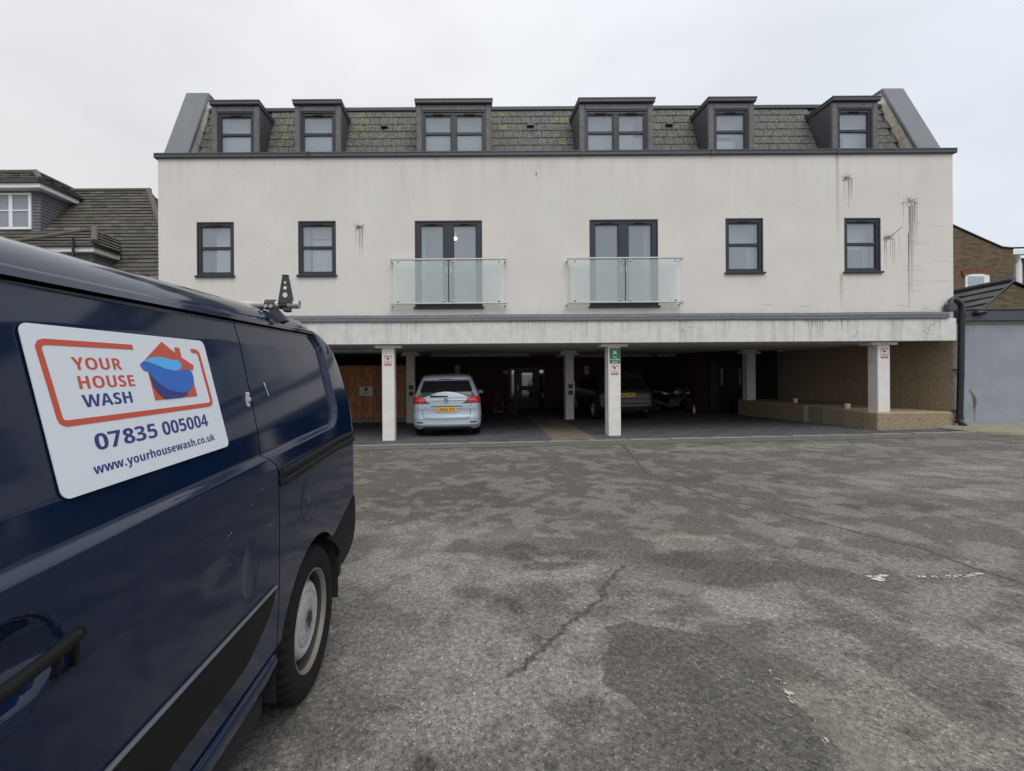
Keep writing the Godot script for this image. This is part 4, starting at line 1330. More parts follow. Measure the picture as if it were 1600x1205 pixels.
func build_right_side() -> void:
	var r := RandomNumberGenerator.new()
	r.seed = 41
	var g := thing("garage", "grey blue painted garage wall with black fascia beside the rain pipe", "garage")
	var b := B.new()
	bd(b, 12.0, 30.0, -0.2, 2.75, 10.97, 13.4)
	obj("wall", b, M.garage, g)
	b = B.new()
	bd(b, 12.2, 30.0, 2.74, 2.80, 10.93, 10.969)
	obj("capping", b, M.kerb, g)
	b = B.new()
	bd(b, 12.18, 30.0, 2.80, 3.08, 10.86, 13.4, 0.012)
	bd(b, 12.15, 30.0, 3.065, 3.10, 10.82, 10.95, 0.008)
	obj("fascia", b, M.anthracite, g)
	var lamp := thing("bulkhead_light", "small dark bulkhead light on the garage fascia by the rain pipe", "light", Vector3(12.5, 2.98, -10.86))
	b = B.new()
	b.lathe([[0.0, 0.16], [0.05, 0.15], [0.08, 0.10], [0.085, 0.02], [0.07, 0.0]], 18, Transform3D(Basis(Vector3(0, 0, 1), Vector3(0, 1, 0), Vector3(-1, 0, 0)) * Basis.from_scale(Vector3(1, 0.7, 1.5)), Vector3(0, 0, 0)))
	obj("hood", b, M.black, lamp)
	bxo("base", -0.07, 0.07, -0.06, 0.06, -0.02, 0.0, M.black, lamp)
	# brick house behind
	var h := thing("brick_house", "old brown brick house with red arched window behind the garage", "house")
	b = B.new()
	var poly := PackedVector2Array([Vector2(12.5, -0.2), Vector2(20.95, -0.2), Vector2(20.95, 6.2), Vector2(20.5, 6.24), Vector2(19.8, 6.55), Vector2(18.5, 7.15), Vector2(17.0, 7.9), Vector2(14.5, 9.0), Vector2(12.5, 8.2)])
	b.prism(poly, -17.3, -17.0)
	for i in b.uv.size(): b.uv[i] = Vector2(b.v[i].x, -b.v[i].y)
	obj("gable_wall", b, M.brick, h)
	b = B.new()
	b.tube([Vector3(20.95, 6.22, -17.0), Vector3(20.5, 6.27, -17.0), Vector3(19.8, 6.58, -17.0), Vector3(18.5, 7.18, -17.0), Vector3(17.0, 7.93, -17.0), Vector3(14.5, 9.03, -17.0), Vector3(12.5, 8.23, -17.0)], 0.045, 6)
	obj("verge", b, M.black, h)
	b = B.new()
	bd(b, 20.95, 30.0, -0.2, 6.0, 17.6, 17.9)
	obj("side_wall", b, M.brick, h)
	b = B.new()
	tiled(b, Vector3(20.8, 6.3, -17.2), Vector3(30.0, 6.3, -17.2), Vector3(30.0, 7.3, -20.0), Vector3(20.8, 6.9, -20.0), 6, 0.3, 0.03, Color(0.09, 0.085, 0.08), r)
	obj("roof", b, M.tile, h)
	b = B.new()
	bd(b, 20.75, 30.0, 6.02, 6.22, 17.15, 17.3, 0.02)
	b.tube([Vector3(21.35, 6.1, -17.3), Vector3(21.55, 5.95, -17.4), Vector3(21.66, 5.7, -17.45), Vector3(21.66, 2.0, -17.45)], 0.12, 10)
	obj("white_gutter", b, M.upvc, h)
	b = B.new()
	bd(b, 19.09, 20.0, 4.6, 5.25, 16.96, 17.0)
	var w := obj("window", b, M.upvc, h)
	bxo("pane", 19.17, 19.78, 4.6, 5.16, 16.945, 16.959, M.pane_b, w)
	for k in 13:                                        # arch of red bricks on end
		var a := lerpf(-0.42, 0.42, k / 12.0)
		b = B.new()
		b.box(-0.036, 0.036, 0, 0.26, -16.999, -16.955, 0.006, Transform3D(Basis(Vector3(0, 0, 1), -a), Vector3(19.55 + sin(a) * 1.15, 5.26 - 1.15 + cos(a) * 1.15, 0)))
		obj("brick", b, M.red_brick, w)
	# lean-to in front
	var e := thing("brick_extension", "low brick extension with slate roof between the garage and the brick house", "extension")
	b = B.new()
	b.prism(PackedVector2Array([Vector2(15.9, -0.2), Vector2(19.6, -0.2), Vector2(19.6, 3.3), Vector2(17.24, 4.28), Vector2(15.9, 3.2)]), -14.3, -14.0)
	obj("gable_wall", b, M.brick, e)
	b = B.new()
	tiled(b, Vector3(14.2, 2.2, -16.6), Vector3(15.35, 2.75, -13.95), Vector3(17.2, 4.36, -13.95), Vector3(17.2, 4.25, -16.7), 7, 0.5, 0.05, Color(0.11, 0.115, 0.12), r, 0.0)
	tiled(b, Vector3(20.0, 3.2, -13.95), Vector3(20.0, 3.2, -16.7), Vector3(17.2, 4.25, -16.7), Vector3(17.2, 4.36, -13.95), 7, 0.5, 0.05, Color(0.11, 0.115, 0.12), r, 0.0)
	obj("roof", b, M.tile, e)
	b = B.new()
	b.tube([Vector3(15.5, 2.9, -13.96), Vector3(17.2, 4.38, -13.96), Vector3(19.8, 3.32, -13.96)], 0.028, 6)
	b.tube([Vector3(17.2, 4.42, -13.95), Vector3(17.2, 4.30, -16.7)], 0.08, 6)
	obj("verge", b, M.anthracite, e)

# ---------- things under the building ----------
func build_carport_things() -> void:
	var b: B
	# fence closing the left bay
	var fd := 16.4
	var fence := thing("timber_fence", "brown vertical board fence closing the left parking bay", "fence")
	var x := -7.05
	var r := RandomNumberGenerator.new()
	r.seed = 71
	while x < -1.98:
		var o := bxo("board", x, x + 0.141, -0.02 + r.randf_range(-0.004, 0.004), 1.92 + r.randf_range(-0.006, 0.006), fd + r.randf_range(0.0, 0.012), fd + 0.024 + r.randf_range(0.0, 0.01), [M.wood, M.wood_b, M.wood_c][r.randi_range(0, 2)], fence, 0.003)
		o.position.x = 0.0
		x += 0.145
	bxo("gravel_board", -7.05, -1.98, -0.32, -0.03, fd + 0.002, fd + 0.05, M.concrete, fence, 0.01)
	for yy in [0.3, 1.5]: bxo("rail", -7.05, -1.98, yy, yy + 0.08, fd + 0.04, fd + 0.09, M.wood_b, fence)
	var notice := thing("notice_board", "pale grey notice with dark square emblem on the brown board fence", "notice", Vector3(-3.52, 0.98, -fd + 0.004))
	bxo("panel", -0.245, 0.245, -0.17, 0.17, -0.006, 0.012, M.grey_paint, notice, 0.004)
	b = B.new()
	for q in [[-0.05, -0.01, 0.08, 0.12], [0.01, 0.05, 0.08, 0.12], [-0.05, -0.01, 0.02, 0.06], [0.01, 0.05, 0.02, 0.06]]:
		b.box(q[0], q[1], q[2] - 0.0, q[3], 0.0061, 0.009)
	b.box(-0.06, 0.06, 0.01, 0.13, 0.0061, 0.0075)
	obj("emblem", b, M.ink, notice)
	b = B.new()
	for k in 3: b.box(-0.14 + 0.02 * k, 0.14 - 0.03 * k, -0.05 - k * 0.035, -0.04 - k * 0.035, 0.0061, 0.0075)
	obj("printed_lines", b, M.concrete, notice)
	var box_ := thing("post_box", "small grey metal box with pale lid beside the van's rear corner, before the fence", "box", Vector3(-4.4, 0.88, -16.05))
	bxo("body", -0.16, 0.12, -0.12, 0.3, -0.12, 0.12, M.grey_strip, box_, 0.01)
	bxo("lid", -0.18, 0.14, 0.301, 0.345, -0.14, 0.14, M.bright, box_, 0.012)
	bxo("post", -0.05, 0.01, -0.98, -0.121, -0.03, 0.03, M.black, box_)
	# signs on the columns
	var fire := thing("fire_assembly_sign", "green fire assembly point sign on the middle front column", "sign", Vector3(3.72, 2.01, -10.899))
	bxo("plate", -0.132, 0.132, -0.19, 0.19, 0.0, 0.004, M.green, fire)
	b = B.new()
	for sx in [-1, 1]:                                  # four corner arrows around two people
		for sy in [-1, 1]:
			var c := Vector2(sx * 0.062, 0.09 + sy * 0.062)
			b.prism(PackedVector2Array([c, c + Vector2(-sx * 0.004, sy * 0.0) + Vector2(-sx * 0.022, -sy * 0.006), c + Vector2(-sx * 0.006, -sy * 0.022)]), 0.0041, 0.005)
	for k in 3:
		var px := -0.024 + 0.024 * k
		b.prism(PackedVector2Array([Vector2(px - 0.011, 0.105), Vector2(px + 0.011, 0.105), Vector2(px + 0.008, 0.075), Vector2(px + 0.007, 0.045), Vector2(px - 0.007, 0.045), Vector2(px - 0.008, 0.075)]), 0.0041, 0.005)
		var circle := PackedVector2Array()
		for q in 12: circle.append(Vector2(px + cos(q * TAU / 12) * 0.008, 0.118 + sin(q * TAU / 12) * 0.008))
		b.prism(circle, 0.0041, 0.005)
	obj("symbol", b, M.white, fire)
	text("Fire", -0.045, 0.045, -0.048, -0.008, 0.0046, M.white, fire)
	text("assembly", -0.115, 0.115, -0.118, -0.068, 0.0046, M.white, fire)
	text("point", -0.065, 0.065, -0.175, -0.128, 0.0046, M.white, fire)
	cctv(Vector3(3.715, 1.67, -10.899), "red and white camera warning sign below the green sign on the middle column")
	cctv(Vector3(-1.80, 1.93, -10.899), "red and white camera warning sign on the left front column")
	cctv(Vector3(10.28, 2.03, -10.899), "red and white camera warning sign on the right front column above the plinth")
	for q in [[-0.24, 1.83, "pale notice on the dark rear wall above the silver car"], [6.4, 1.74, "pale notice on the dark rear wall above the dark car"]]:
		var n := thing("wall_notice", q[2], "notice", Vector3(q[0], q[1], -22.998), "notices on the rear wall")
		bxo("plate", -0.12, 0.12, -0.22, 0.22, 0.0, 0.012, M.grey_paint, n)
		bxo("print", -0.07, 0.07, -0.1, 0.12, 0.0121, 0.0135, M.concrete, n)
	# small dark cameras below the ceiling
	for q in [[7.9, 18.3, "small dark dome camera under the car park ceiling above the motorcycle"], [9.72, 16.9, "small dark dome camera under the car park ceiling, nearer the dark store"]]:
		var c := thing("dome_camera", q[2], "camera", Vector3(q[0], 2.379, -q[1]), "dome cameras")
		b = B.new()
		b.lathe([[0.0, 0.26], [0.07, 0.24], [0.10, 0.18], [0.10, 0.12]], 14, Transform3D(Basis(Vector3(0, -1, 0), Vector3(1, 0, 0), Vector3(0, 0, 1)), Vector3.ZERO))
		obj("dome", b, M.black, c)
		bxo("bracket", -0.05, 0.05, -0.14, -0.001, -0.05, 0.05, M.black, c)
	# two pale pots on the plinth
	for q in [[10.6, 14.25, 0.085, "pale plastic pot on the plinth, the farther one"], [10.32, 12.0, 0.085, "pale plastic pot on the plinth, nearer the right front column"]]:
		var y := 0.601
		if q[1] < 13: y = 0.591
		var pot := thing("plastic_pot", q[3], "pot", Vector3(q[0], y, -q[1]), "pots on the plinth")
		b = B.new()
		b.lathe([[0.0, 0.03], [0.05, 0.03], [0.062, 0.11], [0.07, 0.115], [0.07, 0.135], [0.063, 0.135], [0.052, 0.0], [0.0, 0.0]].map(func(e): return e), 18, Transform3D(Basis(Vector3(0, 1, 0), Vector3(-1, 0, 0), Vector3(0, 0, 1)), Vector3.ZERO))
		obj("wall", b, M.bright, pot)
		b = B.new()
		b.lathe([[0.0, 0.105], [0.058, 0.105]], 18, Transform3D(Basis(Vector3(0, 1, 0), Vector3(-1, 0, 0), Vector3(0, 0, 1)), Vector3.ZERO))
		obj("soil", b, M.concrete, pot)
	# white bottle on the floor
	var bt := thing("plastic_bottle", "white plastic bottle standing on the dark floor by the motorcycle", "bottle", Vector3(9.0, gy(9.0, 17.4) + 0.012, -17.4))
	b = B.new()
	b.lathe([[0.0, 0.27], [0.018, 0.27], [0.018, 0.22], [0.045, 0.17], [0.048, 0.02], [0.04, 0.0], [0.0, 0.0]], 16, Transform3D(Basis(Vector3(0, 1, 0), Vector3(-1, 0, 0), Vector3(0, 0, 1)), Vector3.ZERO))
	obj("body", b, M.white, bt)
	b = B.new()
	b.lathe([[0.0, 0.295], [0.02, 0.295], [0.02, 0.271], [0.0, 0.271]], 14, Transform3D(Basis(Vector3(0, 1, 0), Vector3(-1, 0, 0), Vector3(0, 0, 1)), Vector3.ZERO))
	obj("cap", b, M.white, bt)
	# two timber trestles beside the silver car
	for q in [[1.55, 19.3, 0.95, 0.5, "taller dull timber trestle close beside the silver car"], [2.1, 19.0, 0.52, 0.42, "lower dull timber trestle left of the rear door"]]:
		var t := thing("timber_trestle", q[4], "trestle", Vector3(q[0], gy(q[0], q[1]) + 0.011, -q[1]), "timber trestles")
		var h: float = q[2]
		var w: float = q[3]
		for z in [-0.3, 0.3]:
			for s in [-1, 1]:
				b = B.new()
				var ang := atan2(w / 2 - 0.05, h)
				b.box(-0.022, 0.022, 0, h / cos(ang) - 0.01, z - 0.035, z + 0.035, 0.004, Transform3D(Basis(Vector3(0, 0, 1), s * ang), Vector3(s * w / 2, 0, 0)))
				obj("leg", b, M.timber, t)
			bxo("brace", -w / 2 + 0.05, w / 2 - 0.05, 0.09, 0.15, -(z + 0.06), -(z + 0.036), M.timber, t)
		bxo("top_rail", -0.06, 0.06, h - 0.03, h + 0.05, -0.42, 0.42, M.timber, t, 0.005)

func cctv(at: Vector3, label: String) -> void:
	var t := thing("camera_warning_sign", label, "sign", at, "camera warning signs on the columns")
	bxo("plate", -0.094, 0.094, -0.125, 0.125, 0.0, 0.003, M.white, t)
	var b := B.new()
	b.box(-0.09, 0.09, 0.082, 0.121, 0.0031, 0.004)
	b.box(-0.09, 0.09, -0.121, -0.088, 0.0031, 0.004)
	b.box(-0.09, -0.082, -0.0879, 0.0819, 0.0031, 0.004)
	b.box(0.082, 0.09, -0.0879, 0.0819, 0.0031, 0.004)
	obj("red_border", b, M.red, t)
	b = B.new()
	b.box(-0.042, 0.028, -0.016, 0.016, 0.0031, 0.0042, 0.0, Transform3D(Basis(Vector3(0, 0, 1), -0.25), Vector3(0, 0.048, 0)))
	b.box(0.0285, 0.043, -0.01, 0.01, 0.0031, 0.0042, 0.0, Transform3D(Basis(Vector3(0, 0, 1), -0.25), Vector3(0, 0.048, 0)))
	b.box(-0.018, -0.008, 0.012, 0.034, 0.0031, 0.0042)
	b.box(-0.03, 0.004, 0.006, 0.012, 0.0031, 0.0042)
	obj("camera_symbol", b, M.ink, t)
	text("WARNING", -0.075, 0.075, 0.09, 0.114, 0.0042, M.white, t)
	text("CCTV", -0.06, 0.06, -0.04, -0.012, 0.0036, M.ink, t)
	text("IN OPERATION", -0.07, 0.07, -0.075, -0.055, 0.0036, M.ink, t)

# ---------- cars ----------
# rows = [y, half width, rear z, front z, corner radius]; the body is a stack of rounded rings, the rear towards +z
class Car:
	var rows := []
	var ybot := 0.2
	var ywaist := 0.9
	var wheels := []          # z of the wheel centres
	var hc := 0.33
	var R := 0.36
	var bulge := 0.05
	func at(y: float) -> Array:
		if y <= rows[0][0]: return rows[0]
		for i in rows.size() - 1:
			if y <= rows[i + 1][0]:
				var t: float = (y - rows[i][0]) / (rows[i + 1][0] - rows[i][0])
				var o := []
				for k in 5: o.append(lerpf(rows[i][k], rows[i + 1][k], t))
				return o
		return rows[rows.size() - 1]
	func low(z: float) -> float:
		var l := ybot
		for w in wheels:
			var q: float = R * R - (z - w) * (z - w)
			if q > 0: l = maxf(l, hc + sqrt(q))
		return l
	func rear(x: float, y: float) -> Vector3:
		var r := at(y)
		var fx: float = clampf(absf(x) / (r[1] - r[4]), 0, 1)
		var z: float = r[2] - bulge * fx * fx
		var over: float = absf(x) - (r[1] - r[4])
		if over > 0: z -= r[4] - sqrt(maxf(0.0, r[4] * r[4] - over * over))
		return Vector3(x, y, z)
	func side(s: int, z: float, y: float) -> Vector3:
		return Vector3(s * at(y)[1], y, z)
	func half(y: float) -> Array:        # front centre -> side -> rear centre, for x > 0
		var r := at(y)
		var w: float = r[1]
		var cr: float = r[4]
		var cf := minf(0.35, w * 0.5)
		var o := []
		for k in 5:
			var fx := k / 5.0
			o.append(Vector3(fx * (w - cf), y, r[3] + 0.10 * fx * fx))
		for k in 6:
			var a := (PI / 2) * k / 5.0
			o.append(Vector3(w - cf + cf * sin(a), y, r[3] + 0.10 + cf * (1 - cos(a))))
		var z0: float = r[3] + 0.10 + cf
		var z1: float = r[2] - bulge - cr
		for k in range(1, 40):
			var z := lerpf(z0, z1, k / 40.0)
			o.append(Vector3(w, y, z))
		for k in 7:
			var a := (PI / 2) * k / 6.0
			o.append(Vector3(w - cr + cr * cos(a), y, r[2] - bulge - cr + cr * sin(a)))
		for k in range(1, 9):
			var fx := 1.0 - k / 8.0
			o.append(Vector3(fx * (w - cr), y, r[2] - bulge * fx * fx))
		for i in o.size():
			var q: Vector3 = o[i]
			if y < ywaist:
				var l := low(q.z)
				if l > ybot + 0.001: q.y = l + (y - ybot) * (ywaist - l) / (ywaist - ybot)
			o[i] = q
		return o

func car_body(c: Car, m: Material, parent: Node) -> MeshInstance3D:
	var b := B.new()
	var P := []
	for r in c.rows:
		var h: Array = c.half(r[0])
		var row := []
		for k in range(h.size() - 1, -1, -1): row.append(Vector3(-h[k].x, h[k].y, h[k].z))
		for k in range(1, h.size()): row.append(h[k])
		P.append(row)
	b.grid(P, true)
	var last: Array = P[P.size() - 1]
	var top := Vector3.ZERO
	for q in last: top += q / last.size()
	top.y += 0.015
	for k in last.size() - 1: b.tri(top, last[k + 1], last[k])
	return obj("body", b, m, parent)

# a patch on the rear: outline given by left and right x at a list of heights
func patch(c: Car, ys: Array, xl: Array, xr: Array, off: float) -> B:
	var b := B.new()
	var P := []
	for i in ys.size() - 1:
		var n := 4
		for k in n + (1 if i == ys.size() - 2 else 0):
			var t := k / float(n)
			var y := lerpf(ys[i], ys[i + 1], t)
			var a := lerpf(xl[i], xl[i + 1], t)
			var e := lerpf(xr[i], xr[i + 1], t)
			var row := []
			for j in 17:
				var x := lerpf(a, e, j / 16.0)
				var q := c.rear(x, y)
				var q1 := c.rear(x + 0.004, y)
				var q2 := c.rear(x, y + 0.01)
				var nn := (q1 - q).cross(q2 - q).normalized()
				row.append(q + nn * off)
			P.append(row)
	b.grid(P, false)
	# edges, so that the patch has thickness
	var R := P.size()
	for i in R - 1:
		for e in [0, 16]:
			var p0: Vector3 = P[i][e]
			var p1: Vector3 = P[i + 1][e]
			var back := Vector3(0, 0, -off - 0.004)
			if e == 0: b.quad(p0 + back, p0, p1, p1 + back)
			else: b.quad(p0, p0 + back, p1 + back, p1)
	for j in 16:
		var back := Vector3(0, 0, -off - 0.004)
		b.quad(P[0][j] + back, P[0][j + 1] + back, P[0][j + 1], P[0][j])
		b.quad(P[R - 1][j], P[R - 1][j + 1], P[R - 1][j + 1] + back, P[R - 1][j] + back)
	return b

func sym(c: Car, called: String, ys: Array, xi: Array, xo: Array, off: float, m: Material, parent: Node) -> void:
	obj(called, patch(c, ys, xi, xo, off), m, parent)
	obj(called, patch(c, ys, xo.map(func(v): return -v), xi.map(func(v): return -v), off), m, parent)

func car_wheels(parent: Node, half: float, zs: Array, rad: float, wid: float) -> void:
	for z in zs:
		for s in [-1, 1]:
			var xf := Transform3D(Basis(Vector3(0, 1, 0), 0.0 if s > 0 else PI), Vector3(s * half, rad, z))
			var b := B.new()
			b.lathe([[rad * 0.66, 0.0], [rad * 0.72, 0.012], [rad * 0.93, 0.006], [rad, -0.03], [rad, -wid + 0.03], [rad * 0.93, -wid], [rad * 0.6, -wid]], 40, xf)
			var t := obj("wheel", b, M.rubber, parent)
			b = B.new()
			b.lathe([[rad * 0.66, 0.001], [rad * 0.62, -0.01], [rad * 0.58, -0.10], [0.0, -0.10]], 32, xf)
			b.lathe([[0.0, -0.005], [0.05, -0.008], [0.07, -0.03], [0.07, -0.09]], 20, xf)
			for k in 5:
				var a := TAU * k / 5
				b.box(-0.045, -0.012, 0.03, rad * 0.63, -0.022, 0.022, 0.006, xf * Transform3D(Basis(Vector3(1, 0, 0), a), Vector3.ZERO))
			obj("rim", b, M.rim, t)

func number_plate(s: String, c: Vector3, w: float, h: float, parent: Node) -> void:
	var p := Node3D.new()
	p.name = "number_plate"
	parent.add_child(p, true)
	p.position = c
	bxo("plate", -w / 2, w / 2, -h / 2, h / 2, 0.0, 0.008, M.yellow, p, 0.002)
	var halves := s.split(" ")                          # the two groups of characters, with the gap between them
	text(halves[0], -w * 0.43, w * 0.07, -h * 0.31, h * 0.31, 0.0006, M.ink, p)
	text(halves[1], w * 0.125, w * 0.43, -h * 0.31, h * 0.31, 0.0006, M.ink, p)

func build_mpv() -> void:
	var X := -0.395
	var t := thing("silver_car", "silver people carrier parked rear outwards in the left middle bay", "car", Vector3(X, gy(X, 12.2) + 0.012, -11.3))
	t.rotation = Vector3(0.022, -0.02, 0.0155)
	var c := Car.new()
	c.rows = [[0.21, 0.80, -0.10, -4.45, 0.22], [0.25, 0.845, -0.05, -4.5, 0.24], [0.315, 0.87, -0.015, -4.55, 0.26], [0.335, 0.875, 0.004, -4.56, 0.26], [0.36, 0.875, -0.012, -4.58, 0.26], [0.47, 0.885, -0.025, -4.6, 0.27], [0.50, 0.888, -0.015, -4.6, 0.27], [0.55, 0.89, -0.04, -4.6, 0.27], [0.62, 0.89, -0.062, -4.58, 0.26], [0.72, 0.885, -0.07, -4.5, 0.26], [0.74, 0.885, -0.06, -4.48, 0.26], [0.80, 0.88, -0.075, -4.4, 0.25],
		[0.95, 0.868, -0.085, -3.95, 0.24], [1.04, 0.84, -0.105, -3.5, 0.23], [1.15, 0.80, -0.14, -3.2, 0.22], [1.30, 0.745, -0.26, -2.9, 0.2], [1.44, 0.69, -0.41, -2.6, 0.18], [1.455, 0.685, -0.375, -2.55, 0.18], [1.50, 0.665, -0.37, -2.45, 0.18], [1.545, 0.62, -0.42, -2.3, 0.18], [1.575, 0.55, -0.55, -2.1, 0.18], [1.59, 0.40, -0.85, -1.9, 0.18]]
	c.ybot = 0.21; c.ywaist = 0.75; c.wheels = [-0.78, -3.54]; c.hc = 0.33; c.R = 0.37; c.bulge = 0.05
	car_body(c, M.silver, t)
	obj("rear_window", patch(c, [1.03, 1.09, 1.15, 1.24, 1.34, 1.43], [-0.74, -0.705, -0.665, -0.655, -0.615, -0.585], [0.74, 0.705, 0.665, 0.655, 0.615, 0.585], 0.004), M.car_glass, t)
	# the painted tailgate hump that rises into the glass
	obj("tailgate_hump", patch(c, [1.0, 1.06, 1.10, 1.135, 1.16], [-0.60, -0.46, -0.36, -0.24, -0.03], [0.60, 0.46, 0.36, 0.24, 0.03], 0.009), M.silver, t)
	obj("wiper_recess", patch(c, [1.02, 1.045, 1.06], [-0.40, -0.43, -0.38], [0.05, 0.06, 0.0], 0.012), M.black, t)
	var b := B.new()
	b.tube([c.rear(0.02, 1.05) + Vector3(0, 0, 0.02), c.rear(-0.2, 1.055) + Vector3(0, 0, 0.022), c.rear(-0.42, 1.075) + Vector3(0, 0, 0.018)], 0.011, 6)
	obj("wiper", b, M.black, t)
	sym(c, "tail_light", [0.885, 0.93, 1.0, 1.035], [0.60, 0.50, 0.55, 0.64], [0.862, 0.868, 0.85, 0.835], 0.012, M.tail, t)
	sym(c, "tail_light_base", [0.868, 0.884, 0.91], [0.42, 0.43, 0.5], [0.85, 0.86, 0.60], 0.010, M.tail_dark, t)
	sym(c, "lamp_highlight", [0.935, 0.955, 0.975], [0.58, 0.55, 0.57], [0.70, 0.74, 0.70], 0.015, M.tail_bright, t)
	b = patch(c, [0.944, 0.958, 0.968], [-0.50, -0.53, -0.52], [0.50, 0.53, 0.52], 0.02)
	obj("chrome_bar", b, M.chrome, t)
	b = B.new()
	var e := c.rear(0.0, 0.955) + Vector3(0, 0, 0.03)
	var zb := Basis(Vector3(0, 0, 1), Vector3(0, 1, 0), Vector3(-1, 0, 0))
	b.lathe([[0.045, 0.004], [0.052, 0.008], [0.058, 0.002], [0.058, -0.02]], 24, Transform3D(zb, e))
	b.lathe([[0.0, -0.006], [0.046, -0.006]], 24, Transform3D(zb, e))
	b.prism(PackedVector2Array([Vector2(-0.03, 0.018), Vector2(-0.012, 0.024), Vector2(-0.012, -0.002), Vector2(0.008, 0.012), Vector2(0.03, 0.01), Vector2(0.012, -0.004), Vector2(0.0, -0.03), Vector2(-0.02, -0.012)]), -0.005, 0.004, Transform3D(Basis.IDENTITY, e))
	obj("badge", b, M.chrome, t)
	obj("plate_recess", patch(c, [0.615, 0.645, 0.70, 0.775], [-0.24, -0.30, -0.33, -0.38], [0.24, 0.30, 0.33, 0.38], 0.004), M.silver, t)
	obj("boot_grip", patch(c, [0.775, 0.80], [-0.40, -0.38], [0.40, 0.38], 0.006), M.black, t)
	number_plate("LM65 ZFX", c.rear(0, 0.715) + Vector3(0, 0, 0.02), 0.52, 0.112, t)
	# tailgate seams
	for s in [-1, 1]:
		b = B.new()
		var pts := []
		for q in [[0.62, 0.86], [0.615, 0.7], [0.60, 0.56], [0.55, 0.50], [0.3, 0.488], [0.0, 0.485]]: pts.append(c.rear(s * q[0], q[1]) + Vector3(0, 0, 0.0))
		b.tube(pts, 0.0055, 6)
		obj("tailgate_seam", b, M.ink, t)
	sym(c, "reflector", [0.372, 0.392, 0.41], [0.60, 0.58, 0.62], [0.74, 0.78, 0.75], 0.005, M.tail_dark, t)
	obj("brake_light", patch(c, [1.462, 1.487], [-0.19, -0.17], [0.19, 0.17], 0.004), M.tail, t)
	obj("bumper_insert", patch(c, [0.215, 0.26, 0.285], [-0.66, -0.62, -0.55], [0.66, 0.62, 0.55], 0.006), M.black_plastic, t)
	b = B.new()
	for s in [-1, 1]:
		b.tube([Vector3(s * 0.60, 1.555, -0.75), Vector3(s * 0.60, 1.60, -0.95), Vector3(s * 0.58, 1.61, -1.6), Vector3(s * 0.56, 1.60, -2.2)], 0.014, 6)
	obj("roof_rail", b, M.black, t)
	for s in [-1, 1]:
		b = B.new()
		b.box(-0.09, 0.09, -0.06, 0.07, -0.05, 0.05, 0.03, Transform3D(Basis.IDENTITY, Vector3(s * 0.93, 0.96, -3.05)))
		obj("door_mirror", b, M.silver, t)
		side_glass(c, s, [1.05, 1.2, 1.4], [-0.85, -0.95, -1.0], [-3.1, -2.9, -2.65], t)
	car_wheels(t, 0.855, [-0.78, -3.54], 0.325, 0.21)
	bxo("underside", -0.7, 0.7, 0.22, 0.5, 0.25, 4.3, M.void, t)
	text("TOURER", -0.57, -0.47, 0.755, 0.772, c.rear(-0.52, 0.76).z + 0.004, M.concrete, t, "badge_lettering")

func side_glass(c: Car, s: int, ys: Array, za: Array, zb: Array, parent: Node) -> void:
	var b := B.new()
	var P := []
	for i in ys.size():
		var row := []
		for j in 12:
			var q := c.side(s, lerpf(za[i], zb[i], j / 11.0), ys[i])
			q.x += s * 0.006
			row.append(q)
		P.append(row)
	b.grid(P, s < 0)
	obj("side_window", b, M.car_glass, parent)

